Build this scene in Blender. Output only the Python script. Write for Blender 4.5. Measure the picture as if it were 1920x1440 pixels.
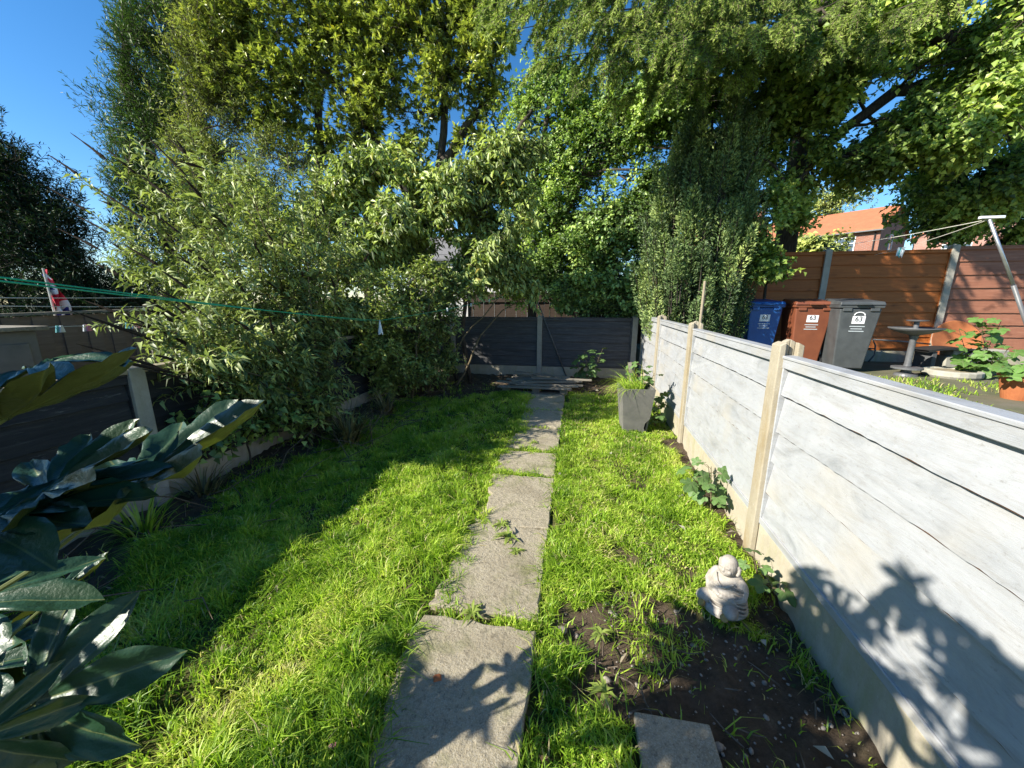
import bpy, bmesh, math, random
import numpy as np
from mathutils import Vector, Matrix

# ------------------------------------------------------------------ clear
for o in list(bpy.data.objects):
    bpy.data.objects.remove(o, do_unlink=True)
SC = bpy.context.scene
COL = SC.collection
R = math.radians

# ------------------------------------------------------------------ camera
F_PX, PITCH, CAM_H = 705.0, R(12.3), 1.5
YAW = math.atan((1085 - 960) / F_PX * math.cos(PITCH))
FW = np.array([-math.sin(YAW) * math.cos(PITCH), math.cos(YAW) * math.cos(PITCH), -math.sin(PITCH)])
RT = np.array([math.cos(YAW), math.sin(YAW), 0.0])
UP = np.cross(RT, FW)
EYE = np.array([0.0, 0.0, CAM_H])
cam_data = bpy.data.cameras.new('camera')
cam_data.sensor_width = 36.0
cam_data.lens = F_PX / 1920 * 36
cam_data.clip_start = 0.02
cam_data.clip_end = 2000
cam = bpy.data.objects.new('camera', cam_data)
COL.objects.link(cam)
cam.matrix_world = Matrix((
    (RT[0], UP[0], -FW[0], EYE[0]),
    (RT[1], UP[1], -FW[1], EYE[1]),
    (RT[2], UP[2], -FW[2], EYE[2]),
    (0, 0, 0, 1)))
SC.camera = cam

# ------------------------------------------------------------------ light
SUN_EL = R(32)
SUN_H = np.array([-0.86, -0.51])            # horizontal direction towards the sun
SUN_H = SUN_H / np.linalg.norm(SUN_H)
TO_SUN = np.array([SUN_H[0] * math.cos(SUN_EL), SUN_H[1] * math.cos(SUN_EL), math.sin(SUN_EL)])
world = bpy.data.worlds.new('World')
SC.world = world
world.use_nodes = True
wn = world.node_tree.nodes
wl = world.node_tree.links
bg = wn['Background']
sky = wn.new('ShaderNodeTexSky')
sky.sky_type = 'NISHITA'
sky.sun_disc = False
sky.sun_elevation = SUN_EL
sky.sun_rotation = math.atan2(SUN_H[0], SUN_H[1])
sky.altitude = 0
sky.air_density = 1.0
sky.dust_density = 0.1
sky.ozone_density = 4.0
hsv = wn.new('ShaderNodeHueSaturation')
hsv.inputs['Saturation'].default_value = 1.25
wl.new(sky.outputs[0], hsv.inputs['Color'])
wl.new(hsv.outputs[0], bg.inputs[0])
bg.inputs[1].default_value = 0.093
sd = bpy.data.lights.new('sun', 'SUN')
sd.energy = 5.0
sd.angle = R(0.55)
sd.color = (1.0, 0.94, 0.82)
sun = bpy.data.objects.new('sun', sd)
COL.objects.link(sun)
sun.rotation_euler = Vector(TO_SUN).to_track_quat('Z', 'Y').to_euler()
SC.view_settings.view_transform = 'Standard'
SC.view_settings.look = 'None'
SC.view_settings.gamma = 1
SC.view_settings.use_curve_mapping = False
SC.view_settings.exposure = 1.12
SC.cycles.max_bounces = 6
SC.cycles.diffuse_bounces = 4
SC.cycles.glossy_bounces = 2
SC.cycles.transmission_bounces = 3
SC.cycles.caustics_reflective = False
SC.cycles.caustics_refractive = False


# ------------------------------------------------------------------ helpers
def ray(px, py):
    return FW + RT * (px - 960) / F_PX - UP * (py - 720) / F_PX

def at_y(px, py, Y):
    d = ray(px, py)
    return EYE + d * (Y / d[1])

def at_x(px, py, X):
    d = ray(px, py)
    return EYE + d * (X / d[0])

def at_z(px, py, Z=0.0):
    d = ray(px, py)
    return EYE + d * ((Z - CAM_H) / d[2])

def at_d(px, py, D):
    return EYE + ray(px, py) * D

def depth(p):
    return float((np.asarray(p) - EYE) @ FW)

def pxy(p):
    """pixel of (n,3) points"""
    v = np.asarray(p) - EYE
    z = v @ FW
    return 960 + F_PX * (v @ RT) / z, 720 - F_PX * (v @ UP) / z, z

def nrm(v):
    v = np.asarray(v, float)
    return v / (np.linalg.norm(v, axis=-1, keepdims=True) + 1e-9)

def noise3(p, seed, freq, octv=3):
    """cheap smooth noise, about -1..1"""
    rg = np.random.default_rng(seed)
    p = np.asarray(p, float)
    out = np.zeros(p.shape[:-1])
    a = 1.0
    tot = 0
    for o in range(octv):
        for k in range(3):
            w = rg.normal(size=p.shape[-1])
            w = w / np.linalg.norm(w) * freq * (2 ** o)
            out += a * np.sin(p @ w * 2 * math.pi + rg.uniform(0, 6.28)) / 3 ** .5
        tot += a * a
        a *= .6
    return out / (tot ** .5)

def link(o, parent=None):
    COL.objects.link(o)
    if parent is not None:
        o.parent = parent
    return o

def tag(o, label=None, cat=None, group=None, kind=None):
    if label: o['label'] = label
    if cat: o['category'] = cat
    if group: o['group'] = group
    if kind: o['kind'] = kind
    return o

def thing(name, label, cat, loc=(0, 0, 0), rz=0.0, group=None):
    o = bpy.data.objects.new(name, None)
    COL.objects.link(o)
    o.empty_display_size = .1
    o.location = loc
    o.rotation_euler = (0, 0, rz)
    return tag(o, label, cat, group)

def mesh_np(name, V, T, mats, smooth=False, attr=None, midx=None):
    """triangle or quad arrays -> mesh datablock"""
    V = np.ascontiguousarray(V, dtype=np.float32)
    T = np.ascontiguousarray(T, dtype=np.int32)
    me = bpy.data.meshes.new(name)
    n, k = T.shape
    me.vertices.add(len(V))
    me.vertices.foreach_set('co', V.ravel())
    me.loops.add(n * k)
    me.loops.foreach_set('vertex_index', T.ravel())
    me.polygons.add(n)
    me.polygons.foreach_set('loop_start', np.arange(0, n * k, k, dtype=np.int32))
    if midx is not None:
        me.polygons.foreach_set('material_index', np.asarray(midx, dtype=np.int32))
    if smooth:
        me.polygons.foreach_set('use_smooth', np.ones(n, dtype=bool))
    for m in (mats if isinstance(mats, (list, tuple)) else [mats]):
        me.materials.append(m)
    if attr:
        for an, arr in attr.items():
            a = me.attributes.new(an, 'FLOAT', 'POINT')
            a.data.foreach_set('value', np.ascontiguousarray(arr, dtype=np.float32))
    me.update(calc_edges=True)
    me.validate()
    return me

def obj(name, me, parent=None, loc=None, rz=None):
    o = bpy.data.objects.new(name, me)
    link(o, parent)
    if loc is not None: o.location = loc
    if rz is not None: o.rotation_euler = (0, 0, rz)
    return o

class MB:
    """collects boxes, prisms, tubes and lathes into one mesh"""
    def __init__(s):
        s.v = []; s.f = []; s.m = []
    def add(s, verts, faces, mi=0):
        b = len(s.v)
        s.v += [tuple(map(float, p)) for p in verts]
        s.f += [tuple(b + i for i in f) for f in faces]
        s.m += [mi] * len(faces)
        return s
    def box(s, lo, hi, mi=0, M=None):
        x0, y0, z0 = lo; x1, y1, z1 = hi
        v = [(x0,y0,z0),(x1,y0,z0),(x1,y1,z0),(x0,y1,z0),(x0,y0,z1),(x1,y0,z1),(x1,y1,z1),(x0,y1,z1)]
        if M is not None: v = [tuple(M @ Vector(p)) for p in v]
        return s.add(v, [(0,3,2,1),(4,5,6,7),(0,1,5,4),(1,2,6,5),(2,3,7,6),(3,0,4,7)], mi)
    def frustum(s, z0, a0, b0, z1, a1, b1, mi=0, off=(0,0,0,0)):
        """rectangular frustum; half sizes a (x) b (y)"""
        ox0, oy0, ox1, oy1 = off
        v = [(ox0-a0,oy0-b0,z0),(ox0+a0,oy0-b0,z0),(ox0+a0,oy0+b0,z0),(ox0-a0,oy0+b0,z0),
             (ox1-a1,oy1-b1,z1),(ox1+a1,oy1-b1,z1),(ox1+a1,oy1+b1,z1),(ox1-a1,oy1+b1,z1)]
        return s.add(v, [(0,3,2,1),(4,5,6,7),(0,1,5,4),(1,2,6,5),(2,3,7,6),(3,0,4,7)], mi)
    def tube(s, pts, rad, n=8, mi=0, cap=True):
        pts = [np.asarray(p, float) for p in pts]
        rads = rad if hasattr(rad, '__len__') else [rad] * len(pts)
        vs, fs = [], []
        prev = None
        for i, p in enumerate(pts):
            t = nrm((pts[min(i+1, len(pts)-1)] - pts[max(i-1, 0)]))
            if prev is None:
                a = np.array([0,0,1.]) if abs(t[2]) < .9 else np.array([1.,0,0])
                u = nrm(np.cross(t, a))
            else:
                u = nrm(prev - t * (prev @ t))
            prev = u
            w = np.cross(t, u)
            for k in range(n):
                an = 2*math.pi*k/n
                vs.append(p + (u*math.cos(an) + w*math.sin(an)) * rads[i])
        for i in range(len(pts)-1):
            for k in range(n):
                k2 = (k+1) % n
                fs.append((i*n+k, i*n+k2, (i+1)*n+k2, (i+1)*n+k))
        if cap:
            fs.append(tuple(range(n-1, -1, -1)))
            fs.append(tuple((len(pts)-1)*n + k for k in range(n)))
        return s.add(vs, fs, mi)
    def lathe(s, prof, n=24, c=(0,0), mi=0):
        vs, fs = [], []
        for r, z in prof:
            for k in range(n):
                a = 2*math.pi*k/n
                vs.append((c[0]+r*math.cos(a), c[1]+r*math.sin(a), z))
        for i in range(len(prof)-1):
            for k in range(n):
                k2 = (k+1) % n
                fs.append((i*n+k, i*n+k2, (i+1)*n+k2, (i+1)*n+k))
        return s.add(vs, fs, mi)
    def mesh(s, name, mats, smooth=False):
        me = bpy.data.meshes.new(name)
        me.from_pydata(s.v, [], s.f)
        for m in (mats if isinstance(mats, (list, tuple)) else [mats]):
            me.materials.append(m)
        me.polygons.foreach_set('material_index', s.m)
        if smooth:
            me.polygons.foreach_set('use_smooth', [True]*len(s.f))
        me.update()
        return me
    def build(s, name, mats, parent=None, loc=None, rz=None, smooth=False, bevel=0, seg=2):
        o = obj(name, s.mesh(name, mats, smooth), parent, loc, rz)
        if bevel:
            b = o.modifiers.new('bevel', 'BEVEL')
            b.width = bevel; b.segments = seg; b.limit_method = 'ANGLE'; b.angle_limit = R(35)
        return o


# ------------------------------------------------------------------ materials
def new_mat(name):
    m = bpy.data.materials.new(name)
    m.use_nodes = True
    nt = m.node_tree
    p = nt.nodes['Principled BSDF']
    return m, nt.nodes, nt.links, p

def ramp(N, L, fac, stops):
    r = N.new('ShaderNodeValToRGB')
    el = r.color_ramp.elements
    while len(el) < len(stops):
        el.new(.5)
    for e, (pos, c) in zip(el, stops):
        e.position = pos
        e.color = (c[0], c[1], c[2], 1)
    L.new(fac, r.inputs[0])
    return r.outputs[0]

def mixc(N, L, fac, a, b, mode='MIX'):
    m = N.new('ShaderNodeMix')
    m.data_type = 'RGBA'
    m.blend_type = mode
    for sock, val in ((m.inputs[0], fac), (m.inputs[6], a), (m.inputs[7], b)):
        if hasattr(val, 'is_linked'):
            L.new(val, sock)
        elif isinstance(val, (int, float)):
            sock.default_value = val
        else:
            sock.default_value = (val[0], val[1], val[2], 1)
    return m.outputs[2]

def maprange(N, L, v, a, b, c=0., d=1.):
    m = N.new('ShaderNodeMapRange')
    m.inputs[1].default_value = a; m.inputs[2].default_value = b
    m.inputs[3].default_value = c; m.inputs[4].default_value = d
    L.new(v, m.inputs[0])
    return m.outputs[0]

def tex(N, L, kind, scale, detail=6, rough=.6, stretch=(1,1,1), coord='Object', dist=0.0, obrand=False):
    tc = N.new('ShaderNodeTexCoord')
    mp = N.new('ShaderNodeMapping')
    mp.inputs['Scale'].default_value = stretch
    L.new(tc.outputs[coord], mp.inputs[0])
    src = mp.outputs[0]
    if obrand:
        oi = N.new('ShaderNodeObjectInfo')
        cm = N.new('ShaderNodeVectorMath'); cm.operation = 'SCALE'
        cb = N.new('ShaderNodeCombineXYZ')
        for i in range(3): L.new(oi.outputs['Random'], cb.inputs[i])
        L.new(cb.outputs[0], cm.inputs[0]); cm.inputs['Scale'].default_value = 37.0
        ad = N.new('ShaderNodeVectorMath'); ad.operation = 'ADD'
        L.new(src, ad.inputs[0]); L.new(cm.outputs[0], ad.inputs[1])
        src = ad.outputs[0]
    if kind == 'noise':
        t = N.new('ShaderNodeTexNoise')
        t.inputs['Detail'].default_value = detail
        t.inputs['Roughness'].default_value = rough
        t.inputs['Distortion'].default_value = dist
        t.inputs['Scale'].default_value = scale
        L.new(src, t.inputs['Vector'])
        return t.outputs[0]
    t = N.new('ShaderNodeTexVoronoi')
    t.inputs['Scale'].default_value = scale
    L.new(src, t.inputs['Vector'])
    return t.outputs[0]

def bump(N, L, p, h, strength=.4, dist=.01):
    b = N.new('ShaderNodeBump')
    b.inputs['Strength'].default_value = strength
    b.inputs['Distance'].default_value = dist
    L.new(h, b.inputs['Height'])
    L.new(b.outputs[0], p.inputs['Normal'])

def simple(name, c1, c2=None, scale=8, rough=.7, bmp=.2, spec=.3, stretch=(1,1,1), metal=0, obrand=True, lo=.35, hi=.65):
    m, N, L, p = new_mat(name)
    c2 = c2 or tuple(x*.75 for x in c1)
    n = tex(N, L, 'noise', scale, 8, .65, stretch, obrand=obrand)
    col = ramp(N, L, n, [(lo, c1), (hi, c2)])
    L.new(col, p.inputs['Base Color'])
    p.inputs['Roughness'].default_value = rough
    p.inputs['Specular IOR Level'].default_value = spec
    p.inputs['Metallic'].default_value = metal
    if bmp:
        bump(N, L, p, tex(N, L, 'noise', scale*4, 6, .7, stretch), bmp, .004)
    return m

def leaf_mat(name, dark, mid, bright, trans=.35, rough=.45, spec=.4, extra=None):
    """leaf colours run dark..bright by each leaf's own tint"""
    m, N, L, p = new_mat(name)
    a = N.new('ShaderNodeAttribute'); a.attribute_name = 'tint'
    stops = [(0.0, dark), (.5, mid), (.93, bright)]
    if extra: stops.append((.985, extra))
    col = ramp(N, L, a.outputs['Fac'], stops)
    L.new(col, p.inputs['Base Color'])
    p.inputs['Roughness'].default_value = rough
    p.inputs['Specular IOR Level'].default_value = spec
    tr = N.new('ShaderNodeBsdfTranslucent')
    tcol = mixc(N, L, 1.0, col, (1.05, 1.15, .60), 'MULTIPLY')
    L.new(tcol, tr.inputs[0])
    mx = N.new('ShaderNodeMixShader')
    mx.inputs[0].default_value = trans
    L.new(p.outputs[0], mx.inputs[1]); L.new(tr.outputs[0], mx.inputs[2])
    out = N['Material Output']
    L.new(mx.outputs[0], out.inputs[0])
    return m

# painted white boards of the near fence
def mat_white_board():
    m, N, L, p = new_mat('white_paint_weathered')
    broad = tex(N, L, 'noise', 4.5, 7, .68, (1, .6, 1.8), obrand=True, dist=.8)
    col = ramp(N, L, broad, [(.30, (.24, .25, .26)), (.46, (.335, .345, .36)), (.70, (.39, .40, .415))])
    strk = tex(N, L, 'noise', 7, 9, .8, (1, .45, 3.2), obrand=True, dist=1.2)
    col = mixc(N, L, maprange(N, L, strk, .49, .68, 0, .75), col, (.27, .26, .245))
    speck = tex(N, L, 'noise', 55, 5, .7, (1, .7, 1.5), obrand=True)
    col = mixc(N, L, maprange(N, L, speck, .59, .70, 0, .55), col, (.20, .19, .175))
    warm = tex(N, L, 'noise', 2.2, 3, .5, obrand=True)
    col = mixc(N, L, maprange(N, L, warm, .52, .72, 0, .55), col, (.40, .37, .315))
    L.new(col, p.inputs['Base Color'])
    p.inputs['Roughness'].default_value = .5
    p.inputs['Specular IOR Level'].default_value = .35
    g = tex(N, L, 'noise', 14, 9, .75, (1, .25, 3), obrand=True, dist=.8)
    bump(N, L, p, g, .4, .006)
    return m
M_WHITE = mat_white_board()
M_BARE = simple('bare_timber', (.20, .10, .05), (.10, .05, .03), 30, .85)

def mat_concrete(name, a, b, lichen=(.33, .27, .10), amt=.5, rough=.9):
    m, N, L, p = new_mat(name)
    n = tex(N, L, 'noise', 7, 8, .7, obrand=True)
    col = ramp(N, L, n, [(.32, a), (.68, b)])
    st = tex(N, L, 'noise', 4, 6, .7, (2.2, 2.2, .45), obrand=True)
    col = mixc(N, L, maprange(N, L, st, .48, .70, 0, amt), col, lichen)
    sp = tex(N, L, 'noise', 90, 4, .8)
    col = mixc(N, L, maprange(N, L, sp, .56, .75, 0, .6), col, tuple(x*.45 for x in a))
    sp2 = tex(N, L, 'noise', 60, 4, .8, obrand=True)
    col = mixc(N, L, maprange(N, L, sp2, .60, .74, 0, .5), col, (.55, .53, .47))
    L.new(col, p.inputs['Base Color'])
    p.inputs['Roughness'].default_value = rough
    p.inputs['Specular IOR Level'].default_value = .2
    h = tex(N, L, 'noise', 120, 8, .8)
    bump(N, L, p, h, .5, .004)
    return m
M_POST = mat_concrete('post_concrete', (.40, .355, .27), (.30, .26, .19), (.26, .18, .07), .75)
M_POST_GREY = mat_concrete('grey_concrete', (.42, .39, .33), (.30, .28, .24), (.22, .22, .14), .4)
M_GRAVELBOARD = mat_concrete('gravel_board_concrete', (.46, .41, .32), (.34, .30, .23), (.30, .30, .15), .6)

def mat_slab():
    m, N, L, p = new_mat('path_concrete')
    n = tex(N, L, 'noise', 5, 9, .75, obrand=True)
    col = ramp(N, L, n, [(.3, (.23, .19, .125)), (.52, (.36, .305, .205)), (.72, (.47, .40, .28))])
    ag = tex(N, L, 'voronoi', 150)
    col = mixc(N, L, maprange(N, L, ag, .15, .55, .0, .75), (.42, .38, .30), col)
    sp = tex(N, L, 'noise', 130, 5, .8)
    col = mixc(N, L, maprange(N, L, sp, .55, .68, 0, .8), col, (.10, .09, .075))
    mot = tex(N, L, 'noise', 38, 6, .75)
    col = mixc(N, L, maprange(N, L, mot, .52, .66, 0, .7), col, (.13, .115, .085))
    mot2 = tex(N, L, 'noise', 52, 6, .75, obrand=True)
    col = mixc(N, L, maprange(N, L, mot2, .56, .70, 0, .7), col, (.48, .44, .34))
    st = tex(N, L, 'noise', 2.6, 5, .65, obrand=True, dist=.5)
    col = mixc(N, L, maprange(N, L, st, .52, .68, 0, .40), col, (.17, .14, .09))
    moss = tex(N, L, 'noise', 5, 7, .7, obrand=True)
    col = mixc(N, L, maprange(N, L, moss, .52, .68, 0, .65), col, (.13, .14, .05))
    L.new(col, p.inputs['Base Color'])
    p.inputs['Roughness'].default_value = .9
    p.inputs['Specular IOR Level'].default_value = .15
    h = tex(N, L, 'noise', 110, 8, .8)
    bump(N, L, p, mot, 1.0, .012)
    return m
M_SLAB = mat_slab()

def mat_ground():
    m, N, L, p = new_mat('garden_ground')
    a = N.new('ShaderNodeAttribute'); a.attribute_name = 'soil'
    n = tex(N, L, 'noise', 14, 9, .75)
    soil = ramp(N, L, n, [(.3, (.06, .045, .031)), (.6, (.135, .10, .070)), (.8, (.26, .20, .145))])
    turf = ramp(N, L, n, [(.3, (.03, .040, .010)), (.5, (.085, .090, .026)), (.75, (.20, .165, .085))])
    col = mixc(N, L, a.outputs['Fac'], turf, soil)
    L.new(col, p.inputs['Base Color'])
    p.inputs['Roughness'].default_value = .95
    p.inputs['Specular IOR Level'].default_value = .1
    h = tex(N, L, 'noise', 60, 9, .8)
    bump(N, L, p, h, 1.0, .02)
    return m
M_GROUND = mat_ground()
M_FAR = simple('far_ground', (.05, .075, .025), (.09, .10, .04), .6, .95, .5)
M_TERRACE = simple('terrace_ground', (.16, .14, .10), (.09, .10, .045), 2.2, .95, .6)
M_GRASS = leaf_mat('grass_blade', (0.100, 0.210, 0.020), (0.360, 0.540, 0.045), (0.640, 0.710, 0.140), .42, .45, .35, (.60, .51, .26))

def mat_dark_board():
    m, N, L, p = new_mat('charcoal_board')
    g = tex(N, L, 'noise', 6, 8, .7, (.5, .5, 6), obrand=True, dist=.4)
    col = ramp(N, L, g, [(.3, (.016, .017, .020)), (.55, (.030, .031, .034)), (.75, (.07, .068, .065))])
    sc = tex(N, L, 'noise', 11, 6, .75, (.6, .6, 5), obrand=True)
    col = mixc(N, L, maprange(N, L, sc, .62, .72, 0, .7), col, (.22, .21, .20))
    L.new(col, p.inputs['Base Color'])
    p.inputs['Roughness'].default_value = .75
    p.inputs['Specular IOR Level'].default_value = .25
    bump(N, L, p, g, .5, .006)
    return m
M_DARK = mat_dark_board()

def mat_back_board():
    m, N, L, p = new_mat('faded_charcoal_board')
    g = tex(N, L, 'noise', 6, 8, .7, (.5, .5, 6), obrand=True, dist=.4)
    col = ramp(N, L, g, [(.3, (.045, .045, .048)), (.55, (.08, .08, .084)), (.75, (.14, .138, .135))])
    L.new(col, p.inputs['Base Color'])
    p.inputs['Roughness'].default_value = .75
    p.inputs['Specular IOR Level'].default_value = .25
    bump(N, L, p, g, .5, .006)
    return m
M_BACK = mat_back_board()

def mat_stain(name, a, b, c):
    m, N, L, p = new_mat(name)
    g = tex(N, L, 'noise', 5, 8, .7, (.4, .4, 7), obrand=True, dist=.5)
    col = ramp(N, L, g, [(.28, a), (.55, b), (.78, c)])
    k = tex(N, L, 'noise', 3.4, 2, .4, (1, 1, 2), obrand=True)
    col = mixc(N, L, maprange(N, L, k, .68, .76, 0, .6), col, tuple(x*.4 for x in a))
    L.new(col, p.inputs['Base Color'])
    p.inputs['Roughness'].default_value = .6
    p.inputs['Specular IOR Level'].default_value = .3
    bump(N, L, p, g, .4, .005)
    return m
M_ORANGE = mat_stain('orange_stained_board', (.26, .075, .018), (.36, .115, .028), (.42, .15, .045))
M_BROWN = mat_stain('faded_brown_board', (.22, .085, .05), (.30, .13, .08), (.38, .19, .125))
M_CLOSE = mat_stain('grey_brown_board', (.15, .11, .085), (.21, .155, .12), (.28, .215, .17))
M_WOOD = simple('grey_weathered_timber', (.30, .27, .22), (.17, .15, .12), 9, .85, .5, .2, (.4, 3, 3))
M_CAP = simple('pale_rail_timber', (.36, .30, .21), (.24, .20, .14), 9, .8, .4, .2)
M_BARK = simple('bark', (.045, .036, .028), (.10, .085, .068), 12, .95, 1.0, .1, (3, 3, .6))
M_CANE = simple('pale_cane', (.19, .15, .09), (.10, .08, .05), 18, .9, .3, .15)
M_TWIG = simple('twig_brown', (.085, .065, .045), (.16, .13, .10), 25, .9, .2, .1)
M_SEED = simple('dark_seed_head', (.020, .014, .010), (.05, .036, .025), 60, .95, 1.0, .1)
M_PLASTIC_BLUE = simple('blue_bin_plastic', (.016, .10, .34), (.012, .075, .26), 5, .42, .08, .5)
M_PLASTIC_BROWN = simple('brown_bin_plastic', (.21, .068, .032), (.16, .05, .025), 5, .45, .08, .5)
M_PLASTIC_GREY = simple('grey_bin_plastic', (.075, .082, .085), (.05, .055, .058), 5, .45, .08, .5)
M_BLACK = simple('black_rubber', (.015, .015, .016), (.03, .03, .03), 9, .6, .1, .4)
M_LABEL = simple('white_sticker', (.78, .79, .80), (.70, .71, .72), 5, .5, 0, .4)
M_INK = simple('black_print', (.02, .02, .022), (.03, .03, .03), 5, .6, 0, .3)
M_PRINT = simple('pale_print', (.50, .54, .56), (.42, .46, .48), 5, .6, 0, .3)
M_METAL = simple('galvanised_metal', (.55, .56, .57), (.42, .43, .44), 12, .35, .1, .5, metal=.8)
M_DKMETAL = simple('dark_grey_metal', (.13, .135, .14), (.09, .09, .095), 10, .45, .15, .5)
M_TERRA = simple('terracotta', (.42, .15, .06), (.33, .11, .045), 6, .8, .2, .2)
M_GREYPOT = simple('grey_planter_clay', (.17, .165, .15), (.12, .12, .11), 8, .9, .4, .2)
M_STONE = simple('pale_stone', (.42, .40, .34), (.28, .27, .22), 7, .9, .6, .2)
M_GREENLINE = simple('green_plastic_line', (.01, .34, .20), (.01, .28, .17), 5, .4, 0, .5)
M_LINE = simple('white_plastic_line', (.62, .60, .52), (.5, .48, .42), 5, .5, 0, .4)
M_PEGW = simple('pale_peg_plastic', (.72, .74, .76), (.6, .65, .68), 5, .5, 0, .4)
M_PEGP = simple('pink_peg_plastic', (.70, .22, .32), (.6, .2, .3), 5, .5, 0, .4)
M_PEGB = simple('teal_peg_plastic', (.12, .45, .45), (.1, .4, .42), 5, .5, 0, .4)
M_GREYSHED = simple('grey_shed_plastic', (.20, .19, .185), (.15, .145, .14), 6, .7, .2, .3)
M_GLASS = simple('window_glass', (.05, .07, .09), (.09, .12, .15), 3, .08, 0, .8)
M_UPVC = simple('white_window_frame', (.78, .78, .77), (.7, .7, .7), 5, .4, 0, .4)
M_PEBBLE = simple('pebble_stone', (.34, .30, .25), (.16, .14, .12), 30, .85, .3, .25)
M_DEADLEAF = leaf_mat('dead_leaf', (.10, .06, .03), (.22, .17, .10), (.40, .38, .30), .2, .7, .2)

def mat_statue():
    m, N, L, p = new_mat('statue_stone')
    n = tex(N, L, 'noise', 22, 7, .7)
    col = ramp(N, L, n, [(.3, (.25, .22, .185)), (.55, (.37, .34, .30)), (.75, (.45, .42, .38))])
    d = tex(N, L, 'noise', 45, 6, .7)
    col = mixc(N, L, maprange(N, L, d, .55, .72, 0, .6), col, (.24, .20, .15))
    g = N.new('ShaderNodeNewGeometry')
    col = mixc(N, L, maprange(N, L, g.outputs['Pointiness'], .42, .50, .9, 0), col, (.14, .11, .08))  # creases darkened in the colour, standing in for shade
    L.new(col, p.inputs['Base Color'])
    p.inputs['Roughness'].default_value = .75
    p.inputs['Specular IOR Level'].default_value = .25
    bump(N, L, p, tex(N, L, 'noise', 160, 5, .7), .3, .002)
    return m
M_STATUE = mat_statue()
M_GOLD = simple('faded_gold_paint', (.36, .24, .08), (.26, .18, .08), 40, .7, .3, .3)

def mat_brick(name, a, b, mortar):
    m, N, L, p = new_mat(name)
    tc = N.new('ShaderNodeTexCoord')
    t = N.new('ShaderNodeTexBrick')
    t.inputs['Scale'].default_value = 1
    t.inputs['Color1'].default_value = (*a, 1)
    t.inputs['Color2'].default_value = (*b, 1)
    t.inputs['Mortar'].default_value = (*mortar, 1)
    t.inputs['Brick Width'].default_value = .225
    t.inputs['Row Height'].default_value = .075
    t.inputs['Mortar Size'].default_value = .008
    L.new(tc.outputs['UV'], t.inputs['Vector'])
    n = tex(N, L, 'noise', 2, 6, .7)
    col = mixc(N, L, maprange(N, L, n, .4, .7, 0, .5), t.outputs[0], tuple(x*.6 for x in a))
    L.new(col, p.inputs['Base Color'])
    p.inputs['Roughness'].default_value = .9
    return m
M_BRICK = mat_brick('red_brick', (.32, .12, .075), (.25, .09, .06), (.30, .26, .22))
M_BRICK2 = mat_brick('pink_brick', (.42, .20, .15), (.36, .16, .12), (.40, .34, .30))
M_RENDER = simple('pale_render', (.66, .62, .58), (.58, .54, .50), 1.2, .9, .2)

def mat_roof():
    m, N, L, p = new_mat('orange_roof_tiles')
    tc = N.new('ShaderNodeTexCoord')
    w = N.new('ShaderNodeTexWave')
    w.bands_direction = 'Y'
    w.inputs['Scale'].default_value = 1.6
    w.inputs['Distortion'].default_value = .2
    L.new(tc.outputs['UV'], w.inputs['Vector'])
    n = tex(N, L, 'noise', 3, 8, .8)
    col = ramp(N, L, n, [(.3, (.36, .12, .055)), (.7, (.48, .18, .08))])
    col = mixc(N, L, maprange(N, L, w.outputs[0], .7, 1, 0, .35), col, (.18, .06, .03))
    L.new(col, p.inputs['Base Color'])
    p.inputs['Roughness'].default_value = .85
    bump(N, L, p, w.outputs[0], .4, .03)
    return m
M_ROOF = mat_roof()

# foliage
M_L_LEYLAND = leaf_mat('leyland_spray', (0.025, 0.060, 0.018), (0.075, 0.145, 0.032), (0.150, 0.240, 0.055), .22, .55, .3)
M_L_GOLDCON = leaf_mat('olive_conifer_spray', (0.078, 0.106, 0.035), (0.302, 0.354, 0.098), (0.578, 0.624, 0.164), .22, .55, .3)
M_L_DARKCON = leaf_mat('dark_conifer_spray', (0.010, 0.028, 0.014), (0.022, 0.050, 0.022), (0.060, 0.100, 0.035), .15, .6, .25)
M_L_ROSETTE = leaf_mat('leathery_leaf', (0.086, 0.116, 0.036), (0.336, 0.394, 0.087), (0.674, 0.708, 0.155), .3, .35, .5, (.36, .34, .04))
M_L_LAUREL = leaf_mat('drooping_leaf', (0.116, 0.152, 0.057), (0.362, 0.443, 0.138), (0.635, 0.725, 0.253), .32, .4, .45, (.36, .30, .07))
M_L_BUDDLEIA = leaf_mat('buddleia_leaf', (0.061, 0.083, 0.037), (0.253, 0.311, 0.101), (0.565, 0.637, 0.223), .26, .5, .4, (.30, .34, .07))
M_L_PRIVET = leaf_mat('privet_leaf', (0.086, 0.124, 0.041), (0.277, 0.346, 0.096), (0.558, 0.635, 0.182), .3, .38, .5)
M_L_HAW = leaf_mat('small_tree_leaf', (0.064, 0.122, 0.039), (0.243, 0.372, 0.095), (0.531, 0.663, 0.170), .35, .42, .4)
M_L_IVY = leaf_mat('round_shrub_leaf', (0.085, 0.137, 0.058), (0.298, 0.439, 0.132), (0.593, 0.757, 0.232), .32, .4, .45)
M_L_YEW = leaf_mat('yew_spray', (0.050, 0.085, 0.036), (0.187, 0.274, 0.092), (0.422, 0.504, 0.156), .15, .5, .35)
M_L_SPRUCE = leaf_mat('spruce_needle', (0.055, 0.100, 0.022), (0.200, 0.285, 0.055), (0.400, 0.490, 0.110), .3, .6, .2)
M_L_BEECH = leaf_mat('right_tree_leaf', (0.074, 0.121, 0.036), (0.291, 0.411, 0.093), (0.597, 0.680, 0.169), .4, .4, .4)
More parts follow.
